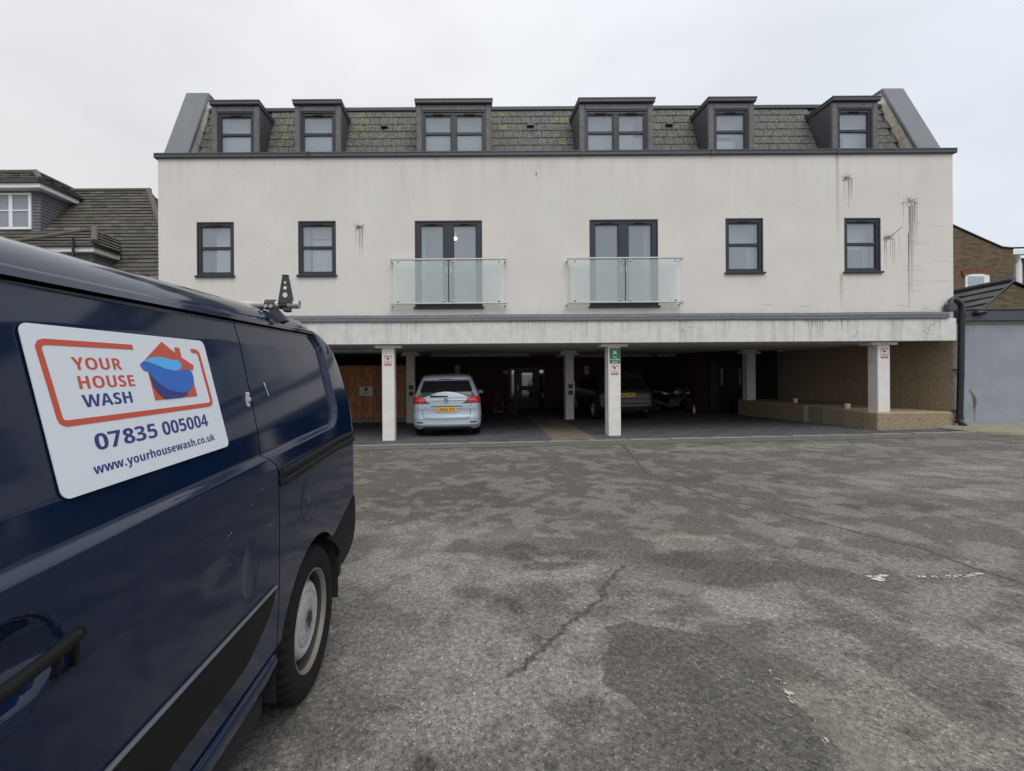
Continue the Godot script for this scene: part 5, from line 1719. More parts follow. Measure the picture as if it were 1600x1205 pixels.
func build_suv() -> void:
	var X := 5.45
	var t := thing("dark_car", "dark grey off-road car parked in the gloom behind the middle column", "car", Vector3(X, gy(X, 16.0) + 0.012, -14.75))
	t.rotation = Vector3(0.022, -0.03, 0.0155)
	var c := Car.new()
	c.rows = [[0.30, 0.86, -0.10, -4.2, 0.2], [0.36, 0.92, -0.03, -4.28, 0.22], [0.46, 0.94, 0.0, -4.32, 0.22], [0.56, 0.945, 0.0, -4.33, 0.22], [0.60, 0.945, -0.03, -4.33, 0.22], [0.75, 0.945, -0.05, -4.3, 0.22], [0.80, 0.945, -0.03, -4.28, 0.22], [0.95, 0.93, -0.07, -4.1, 0.2], [1.02, 0.915, -0.10, -3.6, 0.2],
		[1.08, 0.87, -0.16, -3.15, 0.2], [1.2, 0.82, -0.27, -2.85, 0.18], [1.36, 0.755, -0.42, -2.5, 0.16], [1.45, 0.715, -0.46, -2.3, 0.16], [1.47, 0.71, -0.36, -2.25, 0.16], [1.53, 0.67, -0.38, -2.1, 0.16], [1.58, 0.56, -0.55, -1.9, 0.16], [1.60, 0.4, -0.9, -1.6, 0.16]]
	c.ybot = 0.30; c.ywaist = 0.85; c.wheels = [-0.80, -3.46]; c.hc = 0.36; c.R = 0.40; c.bulge = 0.06
	car_body(c, M.suv, t)
	obj("rear_window", patch(c, [1.09, 1.2, 1.42], [-0.70, -0.67, -0.58], [0.70, 0.67, 0.58], 0.004), M.car_glass, t)
	sym(c, "tail_light", [0.94, 1.0, 1.05], [0.66, 0.60, 0.64], [0.90, 0.90, 0.87], 0.008, M.tail_dark, t)
	obj("bumper_insert", patch(c, [0.31, 0.38, 0.42], [-0.7, -0.72, -0.6], [0.7, 0.72, 0.6], 0.006), M.black_plastic, t)
	obj("bumper_slot", patch(c, [0.575, 0.605], [-0.75, -0.73], [0.75, 0.73], 0.004), M.black, t)
	sym(c, "reflector", [0.50, 0.53], [0.66, 0.66], [0.82, 0.80], 0.005, M.tail_dark, t)
	number_plate("M22 XEZ", c.rear(0, 0.875) + Vector3(0, 0, 0.018), 0.53, 0.14, t)
	for s in [-1, 1]:
		b_exhaust(c, s, t)
		side_glass(c, s, [1.1, 1.25, 1.42], [-0.6, -0.75, -0.8], [-3.0, -2.75, -2.45], t)
		var b := B.new()
		b.box(-0.1, 0.1, -0.07, 0.09, -0.06, 0.06, 0.035, Transform3D(Basis.IDENTITY, Vector3(s * 1.0, 1.06, -2.95)))
		obj("door_mirror", b, M.suv, t)
		# black cladding around the wheel arches
		for z in [-0.80, -3.46]:
			b = B.new()
			var P := []
			for k in 17:
				var a := lerpf(-0.1, PI + 0.1, k / 16.0)
				var row := []
				for q in [[0.395, 0.93], [0.40, 0.955], [0.455, 0.955], [0.46, 0.93]]: row.append(Vector3(s * q[1], 0.36 + q[0] * sin(a), z + q[0] * cos(a)))
				P.append(row)
			b.grid(P, s < 0)
			obj("arch_trim", b, M.black_plastic, t)
	var hl := B.new()
	for s in [-1, 1]: hl.box(-0.14, 0.14, -0.06, 0.06, -0.12, 0.12, 0.04, Transform3D(Basis.IDENTITY, Vector3(s * 0.78, 0.82, -4.02)))
	obj("headlight", hl, M.chrome, t)
	car_wheels(t, 0.92, [-0.80, -3.46], 0.35, 0.24)
	bxo("underside", -0.7, 0.7, 0.32, 0.55, 0.25, 4.0, M.void, t)

func b_exhaust(_c: Car, s: int, t: Node) -> void:
	var b := B.new()
	b.tube([Vector3(s * 0.6, 0.36, -0.3), Vector3(s * 0.6, 0.36, 0.02)], 0.04, 12)
	obj("exhaust", b, M.steel_dark, t)

func build_motorcycle() -> void:
	var X := 9.0
	var t := thing("motorcycle", "dark motorcycle with red and white panels parked side on at the rear", "motorcycle", Vector3(8.55, gy(8.55, 18.2) + 0.012, -18.2))
	var b: B
	for x in [-0.72, 0.72]:
		b = B.new()
		b.lathe([[0.23, 0.05], [0.27, 0.06], [0.31, 0.045], [0.32, 0.0], [0.31, -0.045], [0.27, -0.06], [0.23, -0.05]], 32, Transform3D(Basis(Vector3(0, 0, 1), Vector3(0, 1, 0), Vector3(-1, 0, 0)), Vector3(x, 0.32, 0)))
		var w := obj("wheel", b, M.rubber, t)
		b = B.new()
		b.lathe([[0.232, 0.03], [0.205, 0.03], [0.205, -0.03], [0.232, -0.03]], 32, Transform3D(Basis(Vector3(0, 0, 1), Vector3(0, 1, 0), Vector3(-1, 0, 0)), Vector3(x, 0.32, 0)))
		for k in 5:
			var a := TAU * k / 5
			b.box(-0.015, 0.015, 0.02, 0.21, -0.015, 0.015, 0.0, Transform3D(Basis(Vector3(0, 0, 1), a), Vector3(x, 0.32, 0)))
		b.lathe([[0.0, 0.05], [0.04, 0.05], [0.04, -0.05], [0.0, -0.05]], 12, Transform3D(Basis(Vector3(0, 0, 1), Vector3(0, 1, 0), Vector3(-1, 0, 0)), Vector3(x, 0.32, 0)))
		obj("rim", b, M.lead, w)
	b = B.new()
	for z in [-0.09, 0.09]: b.tube([Vector3(0.72, 0.32, z), Vector3(0.60, 0.62, z), Vector3(0.47, 0.95, z)], 0.026, 10)
	b.tube([Vector3(0.50, 0.95, -0.32), Vector3(0.46, 1.0, -0.2), Vector3(0.48, 0.98, 0.0), Vector3(0.46, 1.0, 0.2), Vector3(0.50, 0.95, 0.32)], 0.016, 8)
	obj("fork", b, M.lead, t)
	b = B.new()
	b.tube([Vector3(0.46, 0.86, 0), Vector3(0.2, 0.66, 0), Vector3(-0.1, 0.6, 0), Vector3(-0.3, 0.64, 0), Vector3(-0.72, 0.82, 0)], 0.045, 10)
	b.tube([Vector3(0.44, 0.80, 0), Vector3(0.28, 0.4, 0), Vector3(-0.15, 0.28, 0), Vector3(-0.28, 0.4, 0)], 0.03, 8)
	for z in [-0.1, 0.1]: b.tube([Vector3(-0.26, 0.40, z), Vector3(-0.72, 0.32, z)], 0.028, 8)
	obj("frame", b, M.black, t)
	b = B.new()
	b.box(-0.2, 0.24, 0.27, 0.55, -0.15, 0.15, 0.05)
	b.box(0.02, 0.24, 0.50, 0.66, -0.09, 0.09, 0.03, Transform3D(Basis(Vector3(0, 0, 1), -0.25), Vector3(0, 0.0, 0)))
	for k in 4: b.box(0.06, 0.26, 0.53 + k * 0.03, 0.54 + k * 0.03, -0.12, 0.12)
	obj("engine", b, M.lead_dark, t)
	b = B.new()
	b.prism(PackedVector2Array([Vector2(0.42, 0.80), Vector2(0.36, 0.94), Vector2(0.2, 0.99), Vector2(0.0, 0.9), Vector2(-0.08, 0.76), Vector2(0.1, 0.68)]), -0.12, 0.12)
	obj("fuel_tank", b, M.black, t)
	b = B.new()
	b.prism(PackedVector2Array([Vector2(-0.05, 0.74), Vector2(-0.05, 0.80), Vector2(-0.3, 0.78), Vector2(-0.5, 0.86), Vector2(-0.8, 0.92), Vector2(-0.82, 0.86), Vector2(-0.4, 0.74)]), -0.11, 0.11)
	obj("seat", b, M.black_plastic, t)
	b = B.new()
	b.prism(PackedVector2Array([Vector2(0.62, 0.55), Vector2(0.70, 0.75), Vector2(0.62, 1.02), Vector2(0.45, 1.12), Vector2(0.36, 0.9), Vector2(0.30, 0.55)]), -0.14, 0.14)
	obj("fairing", b, M.black, t)
	b = B.new()
	b.prism(PackedVector2Array([Vector2(-0.52, 0.835), Vector2(-0.30, 0.805), Vector2(-0.26, 0.72), Vector2(-0.40, 0.73)]), 0.115, 0.125)
	obj("white_panel", b, M.grey_paint, t)
	b = B.new()
	b.prism(PackedVector2Array([Vector2(0.02, 0.85), Vector2(0.16, 0.86), Vector2(0.14, 0.74), Vector2(0.02, 0.76)]), 0.122, 0.13)
	obj("white_panel", b, M.grey_paint, t)
	b = B.new()
	b.prism(PackedVector2Array([Vector2(0.42, 0.75), Vector2(0.60, 0.86), Vector2(0.60, 0.76)]), 0.142, 0.15)
	obj("white_panel", b, M.grey_paint, t)
	b = B.new()
	b.prism(PackedVector2Array([Vector2(-0.25, 0.80), Vector2(-0.17, 0.80), Vector2(-0.17, 0.72), Vector2(-0.24, 0.72)]), 0.115, 0.125)
	obj("red_panel", b, M.red, t)
	b = B.new()
	b.prism(PackedVector2Array([Vector2(0.17, 0.86), Vector2(0.27, 0.85), Vector2(0.25, 0.74), Vector2(0.155, 0.745)]), 0.122, 0.13)
	obj("red_panel", b, M.red, t)
	b = B.new()
	b.prism(PackedVector2Array([Vector2(-0.78, 0.87), Vector2(-0.66, 0.85), Vector2(-0.66, 0.79), Vector2(-0.76, 0.81)]), 0.112, 0.122)
	obj("red_panel", b, M.red, t)
	b = B.new()
	b.tube([Vector3(0.15, 0.3, 0.17), Vector3(-0.2, 0.27, 0.18), Vector3(-0.5, 0.36, 0.19), Vector3(-0.85, 0.46, 0.19)], 0.045, 12)
	obj("exhaust", b, M.lead, t)
	b = B.new()
	b.tube([Vector3(-0.05, 0.3, 0.1), Vector3(-0.12, 0.0, 0.28)], 0.014, 6)
	obj("side_stand", b, M.black, t)

# ---------- the van ----------
# Van axes: x to the van's left (towards the camera), y up, z forwards; the rear wheel stands at z = 0.  The van faces back past the camera.
const PROF := [[0.28, 0.875], [0.31, 0.90], [0.36, 0.935], [0.40, 0.953], [0.435, 0.962], [0.448, 0.958], [0.456, 0.946], [0.50, 0.946], [0.60, 0.951], [0.75, 0.954], [0.90, 0.953], [0.98, 0.950], [1.04, 0.946], [1.10, 0.940], [1.17, 0.9305], [1.30, 0.900], [1.477, 0.857], [1.544, 0.834], [1.575, 0.815]]
const ROOF := [[1.576, 0.808], [1.568, 0.802], [1.568, 0.790], [1.580, 0.784], [1.606, 0.764], [1.634, 0.730], [1.660, 0.672], [1.682, 0.58], [1.697, 0.46], [1.707, 0.30], [1.711, 0.15], [1.712, 0.0]]

func interp(tab: Array, h: float) -> float:
	if h <= tab[0][0]: return tab[0][1]
	for i in tab.size() - 1:
		if h <= tab[i + 1][0]: return lerpf(tab[i][1], tab[i + 1][1], (h - tab[i][0]) / (tab[i + 1][0] - tab[i][0]))
	return tab[tab.size() - 1][1]

func rrect(p: Vector2, c: Vector2, hs: Vector2, r: float) -> float:
	var q := (p - c).abs() - hs + Vector2(r, r)
	return Vector2(maxf(q.x, 0), maxf(q.y, 0)).length() + minf(maxf(q.x, q.y), 0.0) - r

func vramp(s: float, h: float) -> float:         # the upper lines rise gently towards the tail
	return 0.045 * clampf(1.16 - s, -1.4, 1.5) * smoothstep(0.70, 1.09, h)

func vfront(s: float) -> Array:                  # [height squeeze above the waist, narrowing, corner] towards the nose
	var k := 1.0
	if s > 2.35: k = lerpf(1.0, 0.10, clampf((s - 2.35) / 0.95, 0, 1))
	if s > 3.3: k = lerpf(0.10, 0.0, clampf((s - 3.3) / 0.5, 0, 1))
	var nar := 0.0
	if s > 2.0: nar = 0.13 * pow((s - 2.0) / 1.9, 2)
	if s > 3.6:
		var o := (s - 3.6) / 0.3
		nar += 0.30 * (1 - sqrt(maxf(0.0, 1 - o * o)))
	return [k, nar]

func vplace(s: float, h: float, x: float) -> Vector3:
	var y := h + vramp(s, h)
	if s < -0.30: y -= 0.55 * (s + 0.30) * (s + 0.30) * smoothstep(1.2, 1.6, h)
	var xx := x
	var s0 := -0.64
	if s < s0:
		var o := clampf((s0 - s) / 0.12, 0, 1)
		xx -= 0.12 * (1 - sqrt(1 - o * o)) * minf(1.0, x / 0.5)
	if s > 2.0:
		var f := vfront(s)
		if y > 1.0: y = 1.0 + (y - 1.0) * f[0]
		if s > 3.3: y -= 0.32 * (s - 3.3) * smoothstep(0.6, 1.0, y)
		xx -= f[1] * minf(1.0, x / 0.3)
	return Vector3(xx, y, s)

func vside(s: float, h: float) -> Vector3:
	var x := interp(PROF, h)
	# pressed-in upper panel, closed by a rounded corner before the tail
	if h > 1.0 and h < 1.60:
		var sd := rrect(Vector2(s, h), Vector2((-0.385 + 3.2) / 2, (1.088 + 1.556) / 2), Vector2((3.2 + 0.385) / 2, (1.556 - 1.088) / 2), 0.11)
		x -= 0.022 * (1.0 - smoothstep(-0.011, 0.003, sd))
	# finger scoop behind the handle
	var q := Vector2((s - 1.335) / 0.080, (h - 0.968) / 0.068).length()
	if q < 1.0: x -= 0.036 * pow(1.0 - q * q, 0.85)
	# small dents low on the sliding door
	var dn := Vector2((s - 0.62) / 0.05, (h - 0.80) / 0.09).length()
	if dn < 1.0: x -= 0.0035 * (1 - dn * dn)
	dn = Vector2((s - 0.78) / 0.10, (h - 0.86) / 0.035).length()
	if dn < 1.0: x -= 0.003 * (1 - dn * dn)
	return vplace(s, h, x)

func linspace(a: float, b: float, n: int) -> Array:
	var o := []
	for i in n + 1: o.append(lerpf(a, b, i / float(n)))
	return o

func rows_for(h0: float, h1: float) -> Array:
	var o := [h0]
	for h in PROF:
		if h[0] > h0 + 0.002 and h[0] < h1 - 0.002: o.append(h[0])
	o.append(h1)
	var q := []
	for i in o.size() - 1:
		var step := 0.035
		if (o[i] + o[i + 1]) / 2 > 1.03 and (o[i] + o[i + 1]) / 2 < 1.13: step = 0.005
		elif (o[i] + o[i + 1]) / 2 > 1.50: step = 0.006
		elif o[i] > 0.85: step = 0.009
		var n := maxi(1, int(ceil((o[i + 1] - o[i]) / step)))
		for k in n: q.append(lerpf(o[i], o[i + 1], k / float(n)))
	q.append(h1)
	return q

# a body panel between two heights; s0 and s1 give its rear and front edge at each height; the edge is turned in
func vpanel(hs: Array, s0: Callable, s1: Callable, ss: Array, off := 0.0, edge := 0.016) -> B:
	var b := B.new()
	var P := []
	for h in hs:
		var row := []
		var a: float = s0.call(h)
		var c: float = s1.call(h)
		for t in ss:
			var q := vside(lerpf(c, a, t), h)
			q.x += off
			row.append(q)
		P.append(row)
	b.grid(P, false)
	rim(b, P, edge)
	return b

func rim(b: B, P: Array, edge: float) -> void:
	var R := P.size()
	var C: int = P[0].size()
	var inn := Vector3(-edge, 0, 0)
	for i in R - 1:
		b.quad(P[i][0] + inn, P[i][0], P[i + 1][0], P[i + 1][0] + inn)
		b.quad(P[i][C - 1], P[i][C - 1] + inn, P[i + 1][C - 1] + inn, P[i + 1][C - 1])
	for j in C - 1:
		b.quad(P[0][j] + inn, P[0][j + 1] + inn, P[0][j + 1], P[0][j])
		b.quad(P[R - 1][j], P[R - 1][j + 1], P[R - 1][j + 1] + inn, P[R - 1][j] + inn)

func seam_up(h: float) -> float:                # rear edge of the sliding door
	return lerpf(0.405, 0.478, smoothstep(1.04, 1.10, h)) - 0.03 * clampf((h - 1.1) / 0.45, 0, 1)

const WZ := -0.055      # rear axle
const AZ := 0.012      # middle of the rear wheel arch
func arch_low(s: float) -> float:
	var R := 0.385
	var q := R * R - (s - AZ) * (s - AZ)
	var l := 0.462
	if q > 0: l = maxf(l if s > AZ else 0.0, 0.32 + sqrt(q))
	if s < AZ: l = maxf(l, 0.625 + 0.12 * clampf((-s - 0.27) / 0.45, 0, 1))
	return l

func build_van() -> void:
	var t := thing("blue_van", "dark blue panel van at left with white business sign on its side", "van", Vector3(-1.59, 0.193, -1.94))
	t.rotation.x = -0.022
	var G := 0.0035
	# sliding door
	var fine := []
	for k in 171: fine.append(k / 170.0)
	var dtop := 1.548
	var door := obj("sliding_door", vpanel(rows_for(0.462, dtop), func(h): return seam_up(h) + G, func(_h): return 1.62, fine), M.van, t)
	# rear quarter
	var ss := [0.0]
	var b := B.new()
	var P := []
	var cols := linspace(0.478, 0.30, 18) + linspace(0.292, -0.33, 44) + linspace(-0.337, -0.60, 20) + linspace(-0.615, -0.755, 14)
	var hs := rows_for(1.0, dtop)
	var lower := linspace(0.0, 1.0, 14)
	for k in lower:
		var row := []
		for s in cols:
			var l := arch_low(s)
			var h := lerpf(l, 1.0, k)
			row.append(vside(minf(s, seam_up(h) - G), h))
		P.append(row)
	for i in range(1, hs.size()):
		var row := []
		for s in cols: row.append(vside(minf(s, seam_up(hs[i]) - G), hs[i]))
		P.append(row)
	b.grid(P, false)
	rim(b, P, 0.02)
	var quarter := obj("rear_quarter", b, M.van, t)
	# front door and wing on this side
	b = vpanel(rows_for(0.462, dtop), func(_h): return 1.628, func(_h): return 2.55, linspace(0, 1, 30))
	var fdoor := obj("front_door", b, M.van, t)
	b = B.new()
	P = []
	for h in [1.14, 1.25, 1.36, 1.47, 1.52]:
		var row := []
		for s in linspace(2.42, 1.72, 14):
			var q := vside(s, h); q.x += 0.006
			row.append(q)
		P.append(row)
	b.grid(P, false)
	obj("side_window", b, M.car_glass, fdoor)
	# shell: cant rail, roof, far side, wings and nose in one piece
	b = B.new()
	P = []
	var stations := linspace(-0.755, -0.60, 10) + linspace(-0.57, 2.3, 60) + linspace(2.35, 3.55, 24) + linspace(3.6, 3.88, 8)
	stations.reverse()
	var ring := []
	for h in [1.554, 1.562, 1.569, 1.575]: ring.append([h, interp(PROF, h)])
	ring += ROOF
	var far := ROOF.duplicate()
	far.reverse()
	for q in far.slice(1): ring.append([q[0], -q[1]])
	for q in ring:
		var row := []
		for s in stations:
			var w := vplace(s, q[0], absf(q[1]))
			row.append(Vector3(w.x * signf(q[1]) if q[1] != 0 else 0.0, w.y, w.z))
		P.append(row)
	b.grid(P, false)
	obj("roof", b, M.van, t)
	b = B.new()
	P = []
	for h in rows_for(0.28, 1.575):
		var row := []
		for s in stations:
			var q := vside(s, h)
			row.append(Vector3(-q.x, q.y, q.z))
		P.append(row)
	b.grid(P, true)
	obj("far_side", b, M.van, t)
	b = B.new()
	P = []
	for h in rows_for(0.462, 1.575):
		var row := []
		for s in linspace(3.88, 2.558, 30): row.append(vside(s, h))
		P.append(row)
	b.grid(P, false)
	obj("front_wing", b, M.van, t)
	# nose and tail faces
	for e in [[3.875, false], [-0.752, true]]:
		b = B.new()
		P = []
		for h in [0.30, 0.4, 0.5, 0.6, 0.75, 0.9, 1.0, 1.1, 1.25, 1.4, 1.5, 1.57, 1.61, 1.65, 1.69, 1.711]:
			var row := []
			var x := interp(PROF, h) if h <= 1.575 else 0.0
			if h > 1.575:
				for i in ROOF.size() - 1:
					if ROOF[i][0] <= h and ROOF[i + 1][0] >= h and ROOF[i + 1][1] < 0.79: x = lerpf(ROOF[i][1], ROOF[i + 1][1], (h - ROOF[i][0]) / (ROOF[i + 1][0] - ROOF[i][0]))
			var q := vplace(e[0], h, x)
			for k in linspace(-1, 1, 12): row.append(Vector3(q.x * k, q.y, q.z + (0.02 * (1 - k * k) if not e[1] else 0.0)))
			P.append(row)
		b.grid(P, e[1])
		obj("nose" if not e[1] else "rear_doors", b, M.van, t)
	# windscreen
	b = B.new()
	P = []
	for s in linspace(3.22, 2.46, 8):
		var row := []
		for k in linspace(-1, 1, 12):
			var q := vplace(s, 1.70, 0.66)
			row.append(Vector3(k * (q.x - 0.0), q.y + 0.012 - 0.05 * k * k * k * k, s + 0.02))
		P.append(row)
	b.grid(P, true)
	obj("windscreen", b, M.car_glass, t)
	# sill below the doors
	b = B.new()
	P = []
	for h in [0.28, 0.31, 0.36, 0.40, 0.425, 0.435, 0.443, 0.449, 0.454]:
		var row := []
		for s in linspace(2.6, 0.44, 40) + [0.425, 0.415, 0.410]:
			var q := vside(s, h)
			if s < 0.44: q.x -= 0.05 * pow((0.44 - s) / 0.03, 2)
			row.append(q)
		P.append(row)
	b.grid(P, false)
	rim(b, P, 0.06)
	obj("sill", b, M.van, t)
	# dark inner skin behind the seams, wheel housings and floor
	b = B.new()
	P = []
	for h in [0.47, 0.7, 0.95, 1.03, 1.1, 1.3, 1.5, 1.57]:
		var row := []
		for s in linspace(2.6, 0.40, 12):
			var q := vside(s, h); q.x = minf(q.x, interp(PROF, h) - 0.022) - 0.022
			row.append(q)
		P.append(row)
	b.grid(P, false)
	P = []
	for h in [0.95, 1.03, 1.1, 1.3, 1.5, 1.57]:
		var row := []
		for s in linspace(0.40, -0.6, 6):
			var q := vside(s, h); q.x = minf(q.x, interp(PROF, h) - 0.022) - 0.022
			row.append(q)
		P.append(row)
	b.grid(P, false)
	b.box(-0.86, 0.86, 0.24, 0.30, -0.72, 3.7)
	b.box(0.84, 0.90, 0.24, 0.50, 0.42, 2.55)
	obj("inner_skin", b, M.void, t)
	for q in [[WZ, 1], [3.0, 1], [WZ, -1], [3.0, -1]]:
		b = B.new()
		P = []
		for x in [0.94, 0.62]:
			var row := []
			for k in 25:
				var a := lerpf(-0.15, PI + 0.15, k / 24.0)
				row.append(Vector3(q[1] * x, 0.32 + 0.388 * sin(a), q[0] + 0.388 * cos(a) + (0.067 if q[0] < 1 else 0.0)))
			P.append(row)
		b.grid(P, q[1] > 0)
		var c := PackedVector2Array()
		for k in 25:
			var a := lerpf(-0.15, PI + 0.15, k / 24.0)
			c.append(Vector2(0.39 * cos(a), 0.39 * sin(a)))
		b.prism(c, q[1] * 0.60 - 0.01, q[1] * 0.60 + 0.01, Transform3D(Basis(Vector3(0, 0, 1), Vector3(0, 1, 0), Vector3(1, 0, 0)), Vector3(0, 0.32, q[0] + (0.067 if q[0] < 1 else 0.0))))
		obj("wheel_housing", b, M.void, t)
	# rear bumper of black plastic
	b = B.new()
	P = []
	var bt := func(s): return 0.635 + 0.115 * clampf((-s - 0.27) / 0.45, 0, 1)
	for k in linspace(0, 1, 18):
		var row := []
		for u in linspace(0, 1, 26):
			var h := lerpf(0.33, 0.66, k)
			var sf := AZ - 0.385
			var q0 := 0.385 * 0.385 - (h - 0.32) * (h - 0.32)
			if q0 > 0: sf = AZ - sqrt(q0) - 0.004
			var s := lerpf(sf, -0.79, u)
			h = lerpf(0.33 + 0.10 * pow(1.0 - u, 3.0) * (1.0 - k), bt.call(s), k)
			var prof := 0.945 + 0.016 * sin(clampf(k * 1.15, 0, 1) * PI * 0.8) - 0.05 * pow(1 - k, 4)
			if k > 0.93: prof -= 0.012
			var o := clampf((-0.66 - s) / 0.13, 0, 1)
			row.append(Vector3(prof - 0.13 * (1 - sqrt(1 - o * o)), h, s))
		P.append(row)
	b.grid(P, false)
	rim(b, P, 0.05)
	P = []
	for k in linspace(0, 1, 8):
		var row := []
		for u in linspace(0.825, -0.96, 10):
			row.append(Vector3(u, lerpf(0.33, 0.74, k), -0.79 - 0.03 * sin(k * PI)))
		P.append(row)
	b.grid(P, false)
	obj("rear_bumper", b, M.trim, t)
	b = B.new()
	b.box(-0.9, 0.9, 0.32, 0.66, 3.86, 3.98, 0.05)
	obj("front_bumper", b, M.trim, t)
	for s in [-1, 1]:
		b = B.new()
		b.box(s * 0.62, s * 0.84, 0.72, 0.95, 3.62, 3.87, 0.05)
		obj("headlight", b, M.chrome, t)
		b = B.new()
		b.box(s * 0.70, s * 0.815, 0.82, 1.22, -0.775, -0.70, 0.02)
		obj("tail_light", b, M.tail, t)
	# black rub strip on the doors, pointed at its rear end
	for q in [[0.44, 1.617, door], [1.631, 2.5, fdoor]]:
		b = B.new()
		P = []
		for k in [0.0, 0.03, 0.10, 0.3, 0.6, 0.9, 1.0]:
			var row := []
			for s in linspace(q[1], q[0], 50):
				var end := clampf((s - 0.44) / 0.22, 0, 1)
				var lo := lerpf(0.672, 0.540, sqrt(end))
				var h: float = lerpf(lo, 0.678, k)
				var w := vside(s, h)
				w.x += 0.011 * (1.0 if k > 0.02 and k < 0.97 else 0.2) * (0.4 + 0.6 * end)
				row.append(w)
			P.append(row)
		b.grid(P, false)
		rim(b, P, 0.012)
		obj("rub_strip", b, M.trim, q[2])
		b = B.new()
		var pts := []
		for s in linspace(q[1], q[0] + 0.002, 30):
			var w := vside(s, 0.682); w.x += 0.005
			pts.append(w)
		b.tube(pts, 0.006, 6)
		obj("strip_edge", b, M.grey_trim, q[2])
	# sliding rail
	b = B.new()
	for q in [[0.988, 1.024, 0.012], [1.0, 1.014, 0.0135]]:
		pass
	P = []
	for k in [[1.030, 0.002], [1.027, 0.010], [1.018, 0.012], [1.013, 0.011], [1.011, -0.004], [1.001, -0.004], [0.999, 0.012], [0.986, 0.013], [0.980, 0.010], [0.978, 0.001]]:
		var row := []
		for s in linspace(-0.70, 0.395, 50):
			var w := vside(s, k[0])
			var tp := smoothstep(-0.70, -0.64, s) * smoothstep(0.395, 0.38, s)
			w.x += k[1] * maxf(tp, 0.1) + 0.0015
			row.append(w)
		P.append(row)
	b.grid(P, false)
	obj("slide_rail", b, M.trim, quarter)
	# fuel flap: a round lid with a dark gap
	for q in [[0.0, 0.078, 0.0022, "fuel_flap", M.van], [0.078, 0.0845, 0.0010, "flap_gap", M.ink]]:
		b = B.new()
		P = []
		for k in 41:
			var a: float = TAU * (k % 40) / 40
			var row := []
			for r in linspace(q[0], q[1], 5):
				var w := vside(0.115 + r * cos(a), 0.873 + r * sin(a) * 0.9)
				w.x += q[2] - (0.001 if r > 0.075 and q[0] == 0.0 else 0.0)
				row.append(w)
			P.append(row)
		b.grid(P, true)
		obj(q[3], b, q[4], quarter)
	# door handle: a bar bowed over the scoop, its pivot and lock end
	b = B.new()
	var pts := []
	for k in 15:
		var u := k / 14.0
		var s := lerpf(1.247, 1.53, u)
		var w := vside(1.15, 0.968)
		pts.append(Vector3(w.x + 0.012 + 0.034 * pow(sin(clampf(u * 1.25 + 0.16, 0, PI) ), 0.6), 0.967 - 0.004 * u, s))
	b.tube(pts, 0.0105, 12)
	b.tube([pts[0] + Vector3(0, 0, -0.003), pts[0] + Vector3(-0.008, 0, -0.011)], 0.0098, 12)
	var hd := obj("door_handle", b, M.trim, door)
	b = B.new()
	var w0 := vside(1.245, 0.946)
	for q in [[-0.004, 0.004, -0.03, 0.012], [0.030, 0.036, -0.03, 0.012]]:
		b.box(w0.x - 0.01, w0.x + 0.012, w0.y + q[2], w0.y + q[3], 1.232 + q[0], 1.232 + q[1], 0.002)
	b.box(w0.x - 0.01, w0.x + 0.012, w0.y - 0.034, w0.y - 0.0305, 1.228, 1.268, 0.002)
	obj("lock_bezel", b, M.trim, hd)
	# small catch at the edge of the door
	b = B.new()
	var cp := vside(0.495, 1.288)
	b.box(cp.x - 0.004, cp.x + 0.007, cp.y - 0.028, cp.y + 0.022, 0.484, 0.505, 0.004)
	b.box(cp.x + 0.0, cp.x + 0.012, cp.y - 0.010, cp.y + 0.004, 0.486, 0.503, 0.003)
	b.box(cp.x + 0.0, cp.x + 0.010, cp.y - 0.027, cp.y - 0.016, 0.488, 0.501, 0.003)
	obj("door_catch", b, M.rim, door)
	# scratch and flecks in the paint of the quarter
	b = B.new()
	var sc := [[0.345, 1.335], [0.338, 1.312], [0.330, 1.285]]
	for i in 2:
		var a := vside(sc[i][0], sc[i][1]); var c := vside(sc[i + 1][0], sc[i + 1][1])
		a.x += 0.0014; c.x += 0.0014
		b.quad(a + Vector3(0, 0, 0.004 - i * 0.002), a + Vector3(0, 0, -0.004 + i * 0.002), c + Vector3(0, 0, -0.002), c + Vector3(0, 0, 0.002))
	obj("scratch", b, M.bright, quarter)
	var r := RandomNumberGenerator.new()
	r.seed = 3
	b = B.new()
	for k in 7:
		var w := vside(r.randf_range(0.46, 0.75), r.randf_range(0.86, 1.03))
		w.x += 0.0012
		var e := r.randf_range(0.0008, 0.0018)
		b.quad(w + Vector3(0, -e, e), w + Vector3(0, -e, -e * 1.5), w + Vector3(0, e, -e), w + Vector3(0, e * 0.7, e))
	obj("paint_chips", b, M.grey_paint, door)
	# wheels
	for q in [[WZ, 1], [3.0, 1], [WZ, -1], [3.0, -1]]: van_wheel(t, q[0], q[1])
	# roof bar with its ladder stop
	b = B.new()
	var by := 1.728
	var bz := -0.06
	b.tube([Vector3(0.853, by, bz), Vector3(-0.853, by, bz)], 0.0185, 14, false)
	b.tube([Vector3(0.850, by, bz), Vector3(-0.850, by, bz)], 0.0155, 14)
	var bar := obj("roof_bar", b, M.galv, t)
	for s in [-1, 1]:
		b = B.new()
		b.tube([Vector3(s * 0.70, by, bz), Vector3(s * 0.745, by, bz)], 0.0235, 14)
		b.prism(PackedVector2Array([Vector2(s * 0.705, by - 0.01), Vector2(s * 0.745, by - 0.01), Vector2(s * 0.80, by - 0.075), Vector2(s * 0.765, by - 0.085)]), bz - 0.022, bz + 0.022)
		obj("bar_clamp", b, M.steel_dark, bar)
		b = B.new()
		for k in [0.712, 0.735]: b.tube([Vector3(s * k, by - 0.010, bz + 0.018), Vector3(s * k, by - 0.012, bz + 0.036)], 0.0075, 10)
		obj("bolt", b, M.rim, bar)
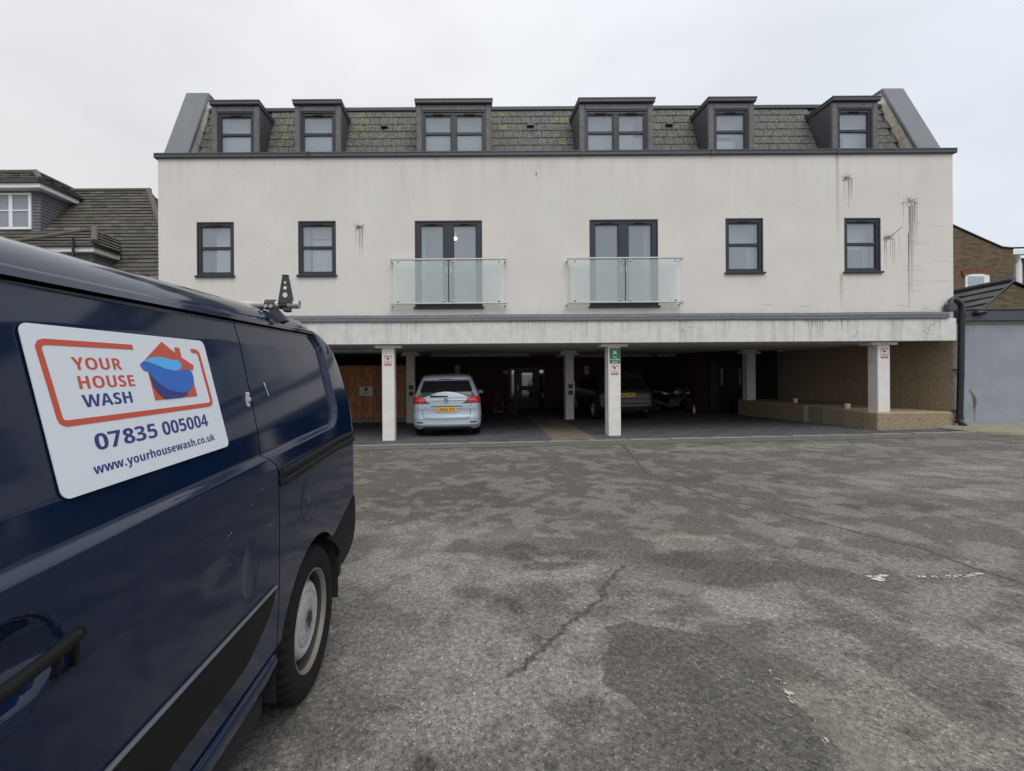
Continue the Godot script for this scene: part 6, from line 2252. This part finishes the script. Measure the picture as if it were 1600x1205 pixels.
	b = B.new()                                          # tapering folded stop with three holes
	var zf := bz + 0.024
	for q in [[-1.0, 1]]:
		var cx := 0.795
		# front plate with round holes: built of strips around them
		var hole := [[0.040, 0.0115], [0.072, 0.0085], [0.096, 0.006]]
		var n := 60
		for k in n:
			var y0 := 0.124 * k / n + 0.004
			var y1 := 0.124 * (k + 1) / n + 0.004
			var ym := (y0 + y1) / 2
			var hw0 := lerpf(0.032, 0.0115, y0 / 0.128)
			var hw1 := lerpf(0.032, 0.0115, y1 / 0.128)
			var cut := 0.0
			for g in hole:
				var dd: float = g[1] * g[1] - (ym - g[0]) * (ym - g[0])
				if dd > 0: cut = sqrt(dd)
			for side in [-1, 1]:
				b.quad(Vector3(cx + minf(side * cut, side * hw0), by + y0, zf), Vector3(cx + maxf(side * cut, side * hw0), by + y0, zf), Vector3(cx + maxf(side * cut, side * hw1), by + y1, zf), Vector3(cx + minf(side * cut, side * hw1), by + y1, zf))
				b.quad(Vector3(cx + maxf(side * cut, side * hw0), by + y0, zf - 0.003), Vector3(cx + minf(side * cut, side * hw0), by + y0, zf - 0.003), Vector3(cx + minf(side * cut, side * hw1), by + y1, zf - 0.003), Vector3(cx + maxf(side * cut, side * hw1), by + y1, zf - 0.003))
		for side in [-1, 1]:                             # turned-back flanges along the sloping edges
			var e0 := Vector3(cx + side * 0.0325, by + 0.0, zf)
			var e1 := Vector3(cx + side * 0.012, by + 0.128, zf)
			b.quad(e0, e0 + Vector3(0, 0, -0.032), e1 + Vector3(0, 0, -0.016), e1)
			b.quad(e0 + Vector3(-side * 0.003, 0, -0.032), e0 + Vector3(-side * 0.003, 0, -0.001), e1 + Vector3(-side * 0.003, 0, -0.001), e1 + Vector3(-side * 0.003, 0, -0.016))
		b.box(cx - 0.013, cx + 0.013, by + 0.127, by + 0.131, zf - 0.02, zf + 0.003, 0.001)
		b.tube([Vector3(cx - 0.03, by, bz), Vector3(cx + 0.006, by, bz)], 0.0215, 14)
		b.box(cx - 0.012, cx + 0.018, by - 0.034, by - 0.016, bz - 0.015, bz + 0.02, 0.003)
	obj("ladder_stop", b, M.steel_dark, bar)
	# door mirror on the front door
	b = B.new()
	b.box(0.96, 1.16, 1.10, 1.32, 2.36, 2.46, 0.04)
	obj("door_mirror", b, M.trim, fdoor)
	build_sign(t)

func van_wheel(t: Node, z: float, s: int) -> void:
	var xf := Transform3D(Basis(Vector3(0, 1, 0), 0.0 if s > 0 else PI), Vector3(0, 0.318, z))
	var b := B.new()
	var seg := 168
	var cut := func(k, j, r): return r - (0.011 if (k in [7, 8, 9, 10] and j % 4 == 0) else 0.0) - (0.007 if k in [12, 13, 16, 17] else 0.0)
	b.lathe([[0.206, 0.900], [0.214, 0.912], [0.222, 0.916], [0.228, 0.914], [0.232, 0.918], [0.255, 0.9245], [0.285, 0.921], [0.302, 0.912], [0.312, 0.900], [0.3165, 0.888], [0.318, 0.872], [0.318, 0.856], [0.318, 0.853], [0.318, 0.846], [0.318, 0.843], [0.318, 0.812], [0.318, 0.809], [0.318, 0.802], [0.318, 0.76], [0.31, 0.74], [0.27, 0.722], [0.206, 0.74]], seg, xf, cut)
	var w := obj("wheel", b, M.rubber, t)
	b = B.new()
	b.lathe([[0.2065, 0.899], [0.212, 0.906], [0.210, 0.912], [0.205, 0.911], [0.200, 0.902], [0.1965, 0.892]], 64, xf)
	obj("rim_lip", b, M.rim_lip, w)
	b = B.new()
	b.lathe([[0.1966, 0.892], [0.190, 0.880], [0.187, 0.845], [0.184, 0.80], [0.150, 0.79]], 64, xf)
	obj("rim_well", b, M.rim_dark, w)
	b = B.new()
	b.lathe([[0.166, 0.830], [0.170, 0.848], [0.164, 0.866], [0.152, 0.882], [0.142, 0.889], [0.130, 0.892], [0.119, 0.891], [0.112, 0.884], [0.10, 0.880], [0.0, 0.880]], 64, xf, func(k, j, r): return r - (0.010 if k in [1, 2] and j % 4 < 2 else 0.0))
	obj("wheel_disc", b, M.rim, w)
	b = B.new()
	for k in 16:
		var a := TAU * (k + 0.5) / 16
		b.lathe([[0.0, 0.004], [0.010, 0.004], [0.0125, 0.0], [0.0125, -0.012]], 12, xf * Transform3D(Basis(Vector3(1, 0, 0), a), Vector3.ZERO) * Transform3D(Basis(Vector3(0, 0, 1), -0.55) * Basis.from_scale(Vector3(1, 1.0, 1.6)), Vector3(0.862, 0.163, 0)))
	obj("vent_holes", b, M.void, w)
	b = B.new()
	b.lathe([[0.0, 0.8985], [0.06, 0.898], [0.095, 0.895], [0.108, 0.891], [0.1105, 0.886], [0.1105, 0.878]], 56, xf)
	var cap := obj("hub_cap", b, M.hubcap, w)
	b = B.new()
	for k in [-0.004, 0.022]:
		b.prism(PackedVector2Array([Vector2(-0.033, -0.022 + k), Vector2(-0.033, -0.010 + k), Vector2(0, 0.014 + k), Vector2(0.033, -0.010 + k), Vector2(0.033, -0.022 + k), Vector2(0, 0.000 + k)]), 0.896, 0.9012, xf * Transform3D(Basis(Vector3(0, 0, 1), Vector3(0, 1, 0), Vector3(1, 0, 0)) * Basis(Vector3(0, 0, 1), 0.9), Vector3.ZERO))
	cap.name = "hub_cap"
	obj("hub_emblem", b, M.rim_dark, w)

func ribbon(line: PackedVector2Array, w: float) -> PackedVector2Array:
	var o := Geometry2D.offset_polyline(line, w / 2, Geometry2D.JOIN_ROUND, Geometry2D.END_ROUND)
	return o[0]

func build_sign(van: Node3D) -> void:
	var xf := van.transform
	var TL := xf * vside(1.180, 1.476)
	var TR := xf * vside(0.660, 1.468)
	var BL := xf * vside(1.178, 1.168)
	var BR := xf * vside(0.648, 1.165)
	var U := ((TR - TL) + (BR - BL)).normalized()
	var V := ((TL - BL) + (TR - BR)).normalized()
	V = (V - U * U.dot(V)).normalized()
	var N := U.cross(V)
	var W := 0.540
	var H := 0.312
	var mid := (TL + TR + BL + BR) / 4
	var t := thing("van_sign", "white magnetic sign with red and blue house logo on the blue van", "sign")
	t.transform = Transform3D(Basis(U, V, N), mid - U * 0.027 + N * 0.0055)
	# sign coordinates: u from the left, v from the top, as measured
	var kx := W / 0.53
	var ky := H / 0.33
	var S := func(u, v): return Vector2((u - 0.265) * kx, (0.165 - v) * ky)
	var b := B.new()
	var poly := PackedVector2Array()
	var rr := 0.017
	for q in [[W / 2 - rr, H / 2 - rr, 0.0], [-W / 2 + rr, H / 2 - rr, PI / 2], [-W / 2 + rr, -H / 2 + rr, PI], [W / 2 - rr, -H / 2 + rr, 1.5 * PI]]:
		for k in 7: poly.append(Vector2(q[0] + rr * cos(q[2] + k * PI / 12), q[1] + rr * sin(q[2] + k * PI / 12)))
	b.prism(poly, -0.002, 0.0)
	obj("plate", b, M.sign_white, t)
	var fr := PackedVector2Array()
	for q in [[0.248, 0.034], [0.040, 0.034], [0.030, 0.037], [0.0255, 0.045], [0.029, 0.115], [0.0315, 0.180], [0.034, 0.189], [0.042, 0.193], [0.480, 0.196], [0.491, 0.193], [0.496, 0.185], [0.494, 0.115], [0.4915, 0.045], [0.488, 0.037], [0.480, 0.034], [0.459, 0.034]]:
		fr.append(S.call(q[0], q[1]))
	b = B.new()
	b.prism(ribbon(fr, 0.0115), 0.0001, 0.0008)
	obj("frame_line", b, M.sign_red, t)
	var P := func(a): 
		var o := PackedVector2Array()
		for q in a: o.append(S.call(q[0], q[1]))
		return o
	b = B.new()
	b.prism(P.call([[0.349, 0.014], [0.392, 0.043], [0.392, 0.027], [0.412, 0.027], [0.412, 0.055], [0.455, 0.077], [0.447, 0.092], [0.437, 0.090], [0.438, 0.167], [0.277, 0.167], [0.277, 0.092], [0.265, 0.092], [0.256, 0.078]]), 0.0001, 0.0008)
	obj("house_shape", b, M.sign_red, t)
	b = B.new()
	b.prism(P.call([[0.256, 0.077], [0.267, 0.069], [0.283, 0.070], [0.305, 0.078], [0.338, 0.089], [0.370, 0.0935], [0.395, 0.093], [0.415, 0.089], [0.430, 0.089], [0.439, 0.097], [0.441, 0.112], [0.436, 0.128], [0.424, 0.141], [0.404, 0.151], [0.375, 0.153], [0.335, 0.144], [0.305, 0.128], [0.285, 0.107], [0.277, 0.093], [0.265, 0.092]]), 0.0009, 0.0014)
	obj("wave", b, M.sign_blue, t)
	b = B.new()
	b.prism(P.call([[0.268, 0.068], [0.290, 0.060], [0.315, 0.056], [0.341, 0.057], [0.372, 0.063], [0.394, 0.063], [0.402, 0.076], [0.396, 0.088], [0.372, 0.093], [0.338, 0.088], [0.305, 0.077], [0.285, 0.070]]), 0.0015, 0.0019)
	obj("wave", b, M.sign_light, t)
	b = B.new()
	b.prism(P.call([[0.278, 0.096], [0.285, 0.108], [0.305, 0.1285], [0.335, 0.1445], [0.375, 0.1535], [0.404, 0.152], [0.396, 0.160], [0.372, 0.1665], [0.310, 0.1665], [0.292, 0.150], [0.281, 0.130]]), 0.0015, 0.0019)
	obj("wave", b, M.sign_navy, t)
	var put := func(s, u0, u1, v0, v1, m, bold):
		var a: Vector2 = S.call(u0, v1)
		var c: Vector2 = S.call(u1, v0)
		text(s, a.x, c.x, a.y, c.y, 0.0003, m, t, "lettering", bold)
	put.call("YOUR", 0.084, 0.203, 0.0625, 0.0885, M.sign_red, true)
	put.call("HOUSE", 0.087, 0.228, 0.1015, 0.128, M.sign_red, true)
	put.call("WASH", 0.086, 0.209, 0.140, 0.166, M.sign_navy, true)
	put.call("07835", 0.090, 0.258, 0.2215, 0.2555, M.sign_navy, true)
	put.call("005004", 0.277, 0.456, 0.2215, 0.2555, M.sign_navy, true)
	put.call("www.yourhousewash.co.uk", 0.072, 0.468, 0.280, 0.307, M.sign_navy, true)
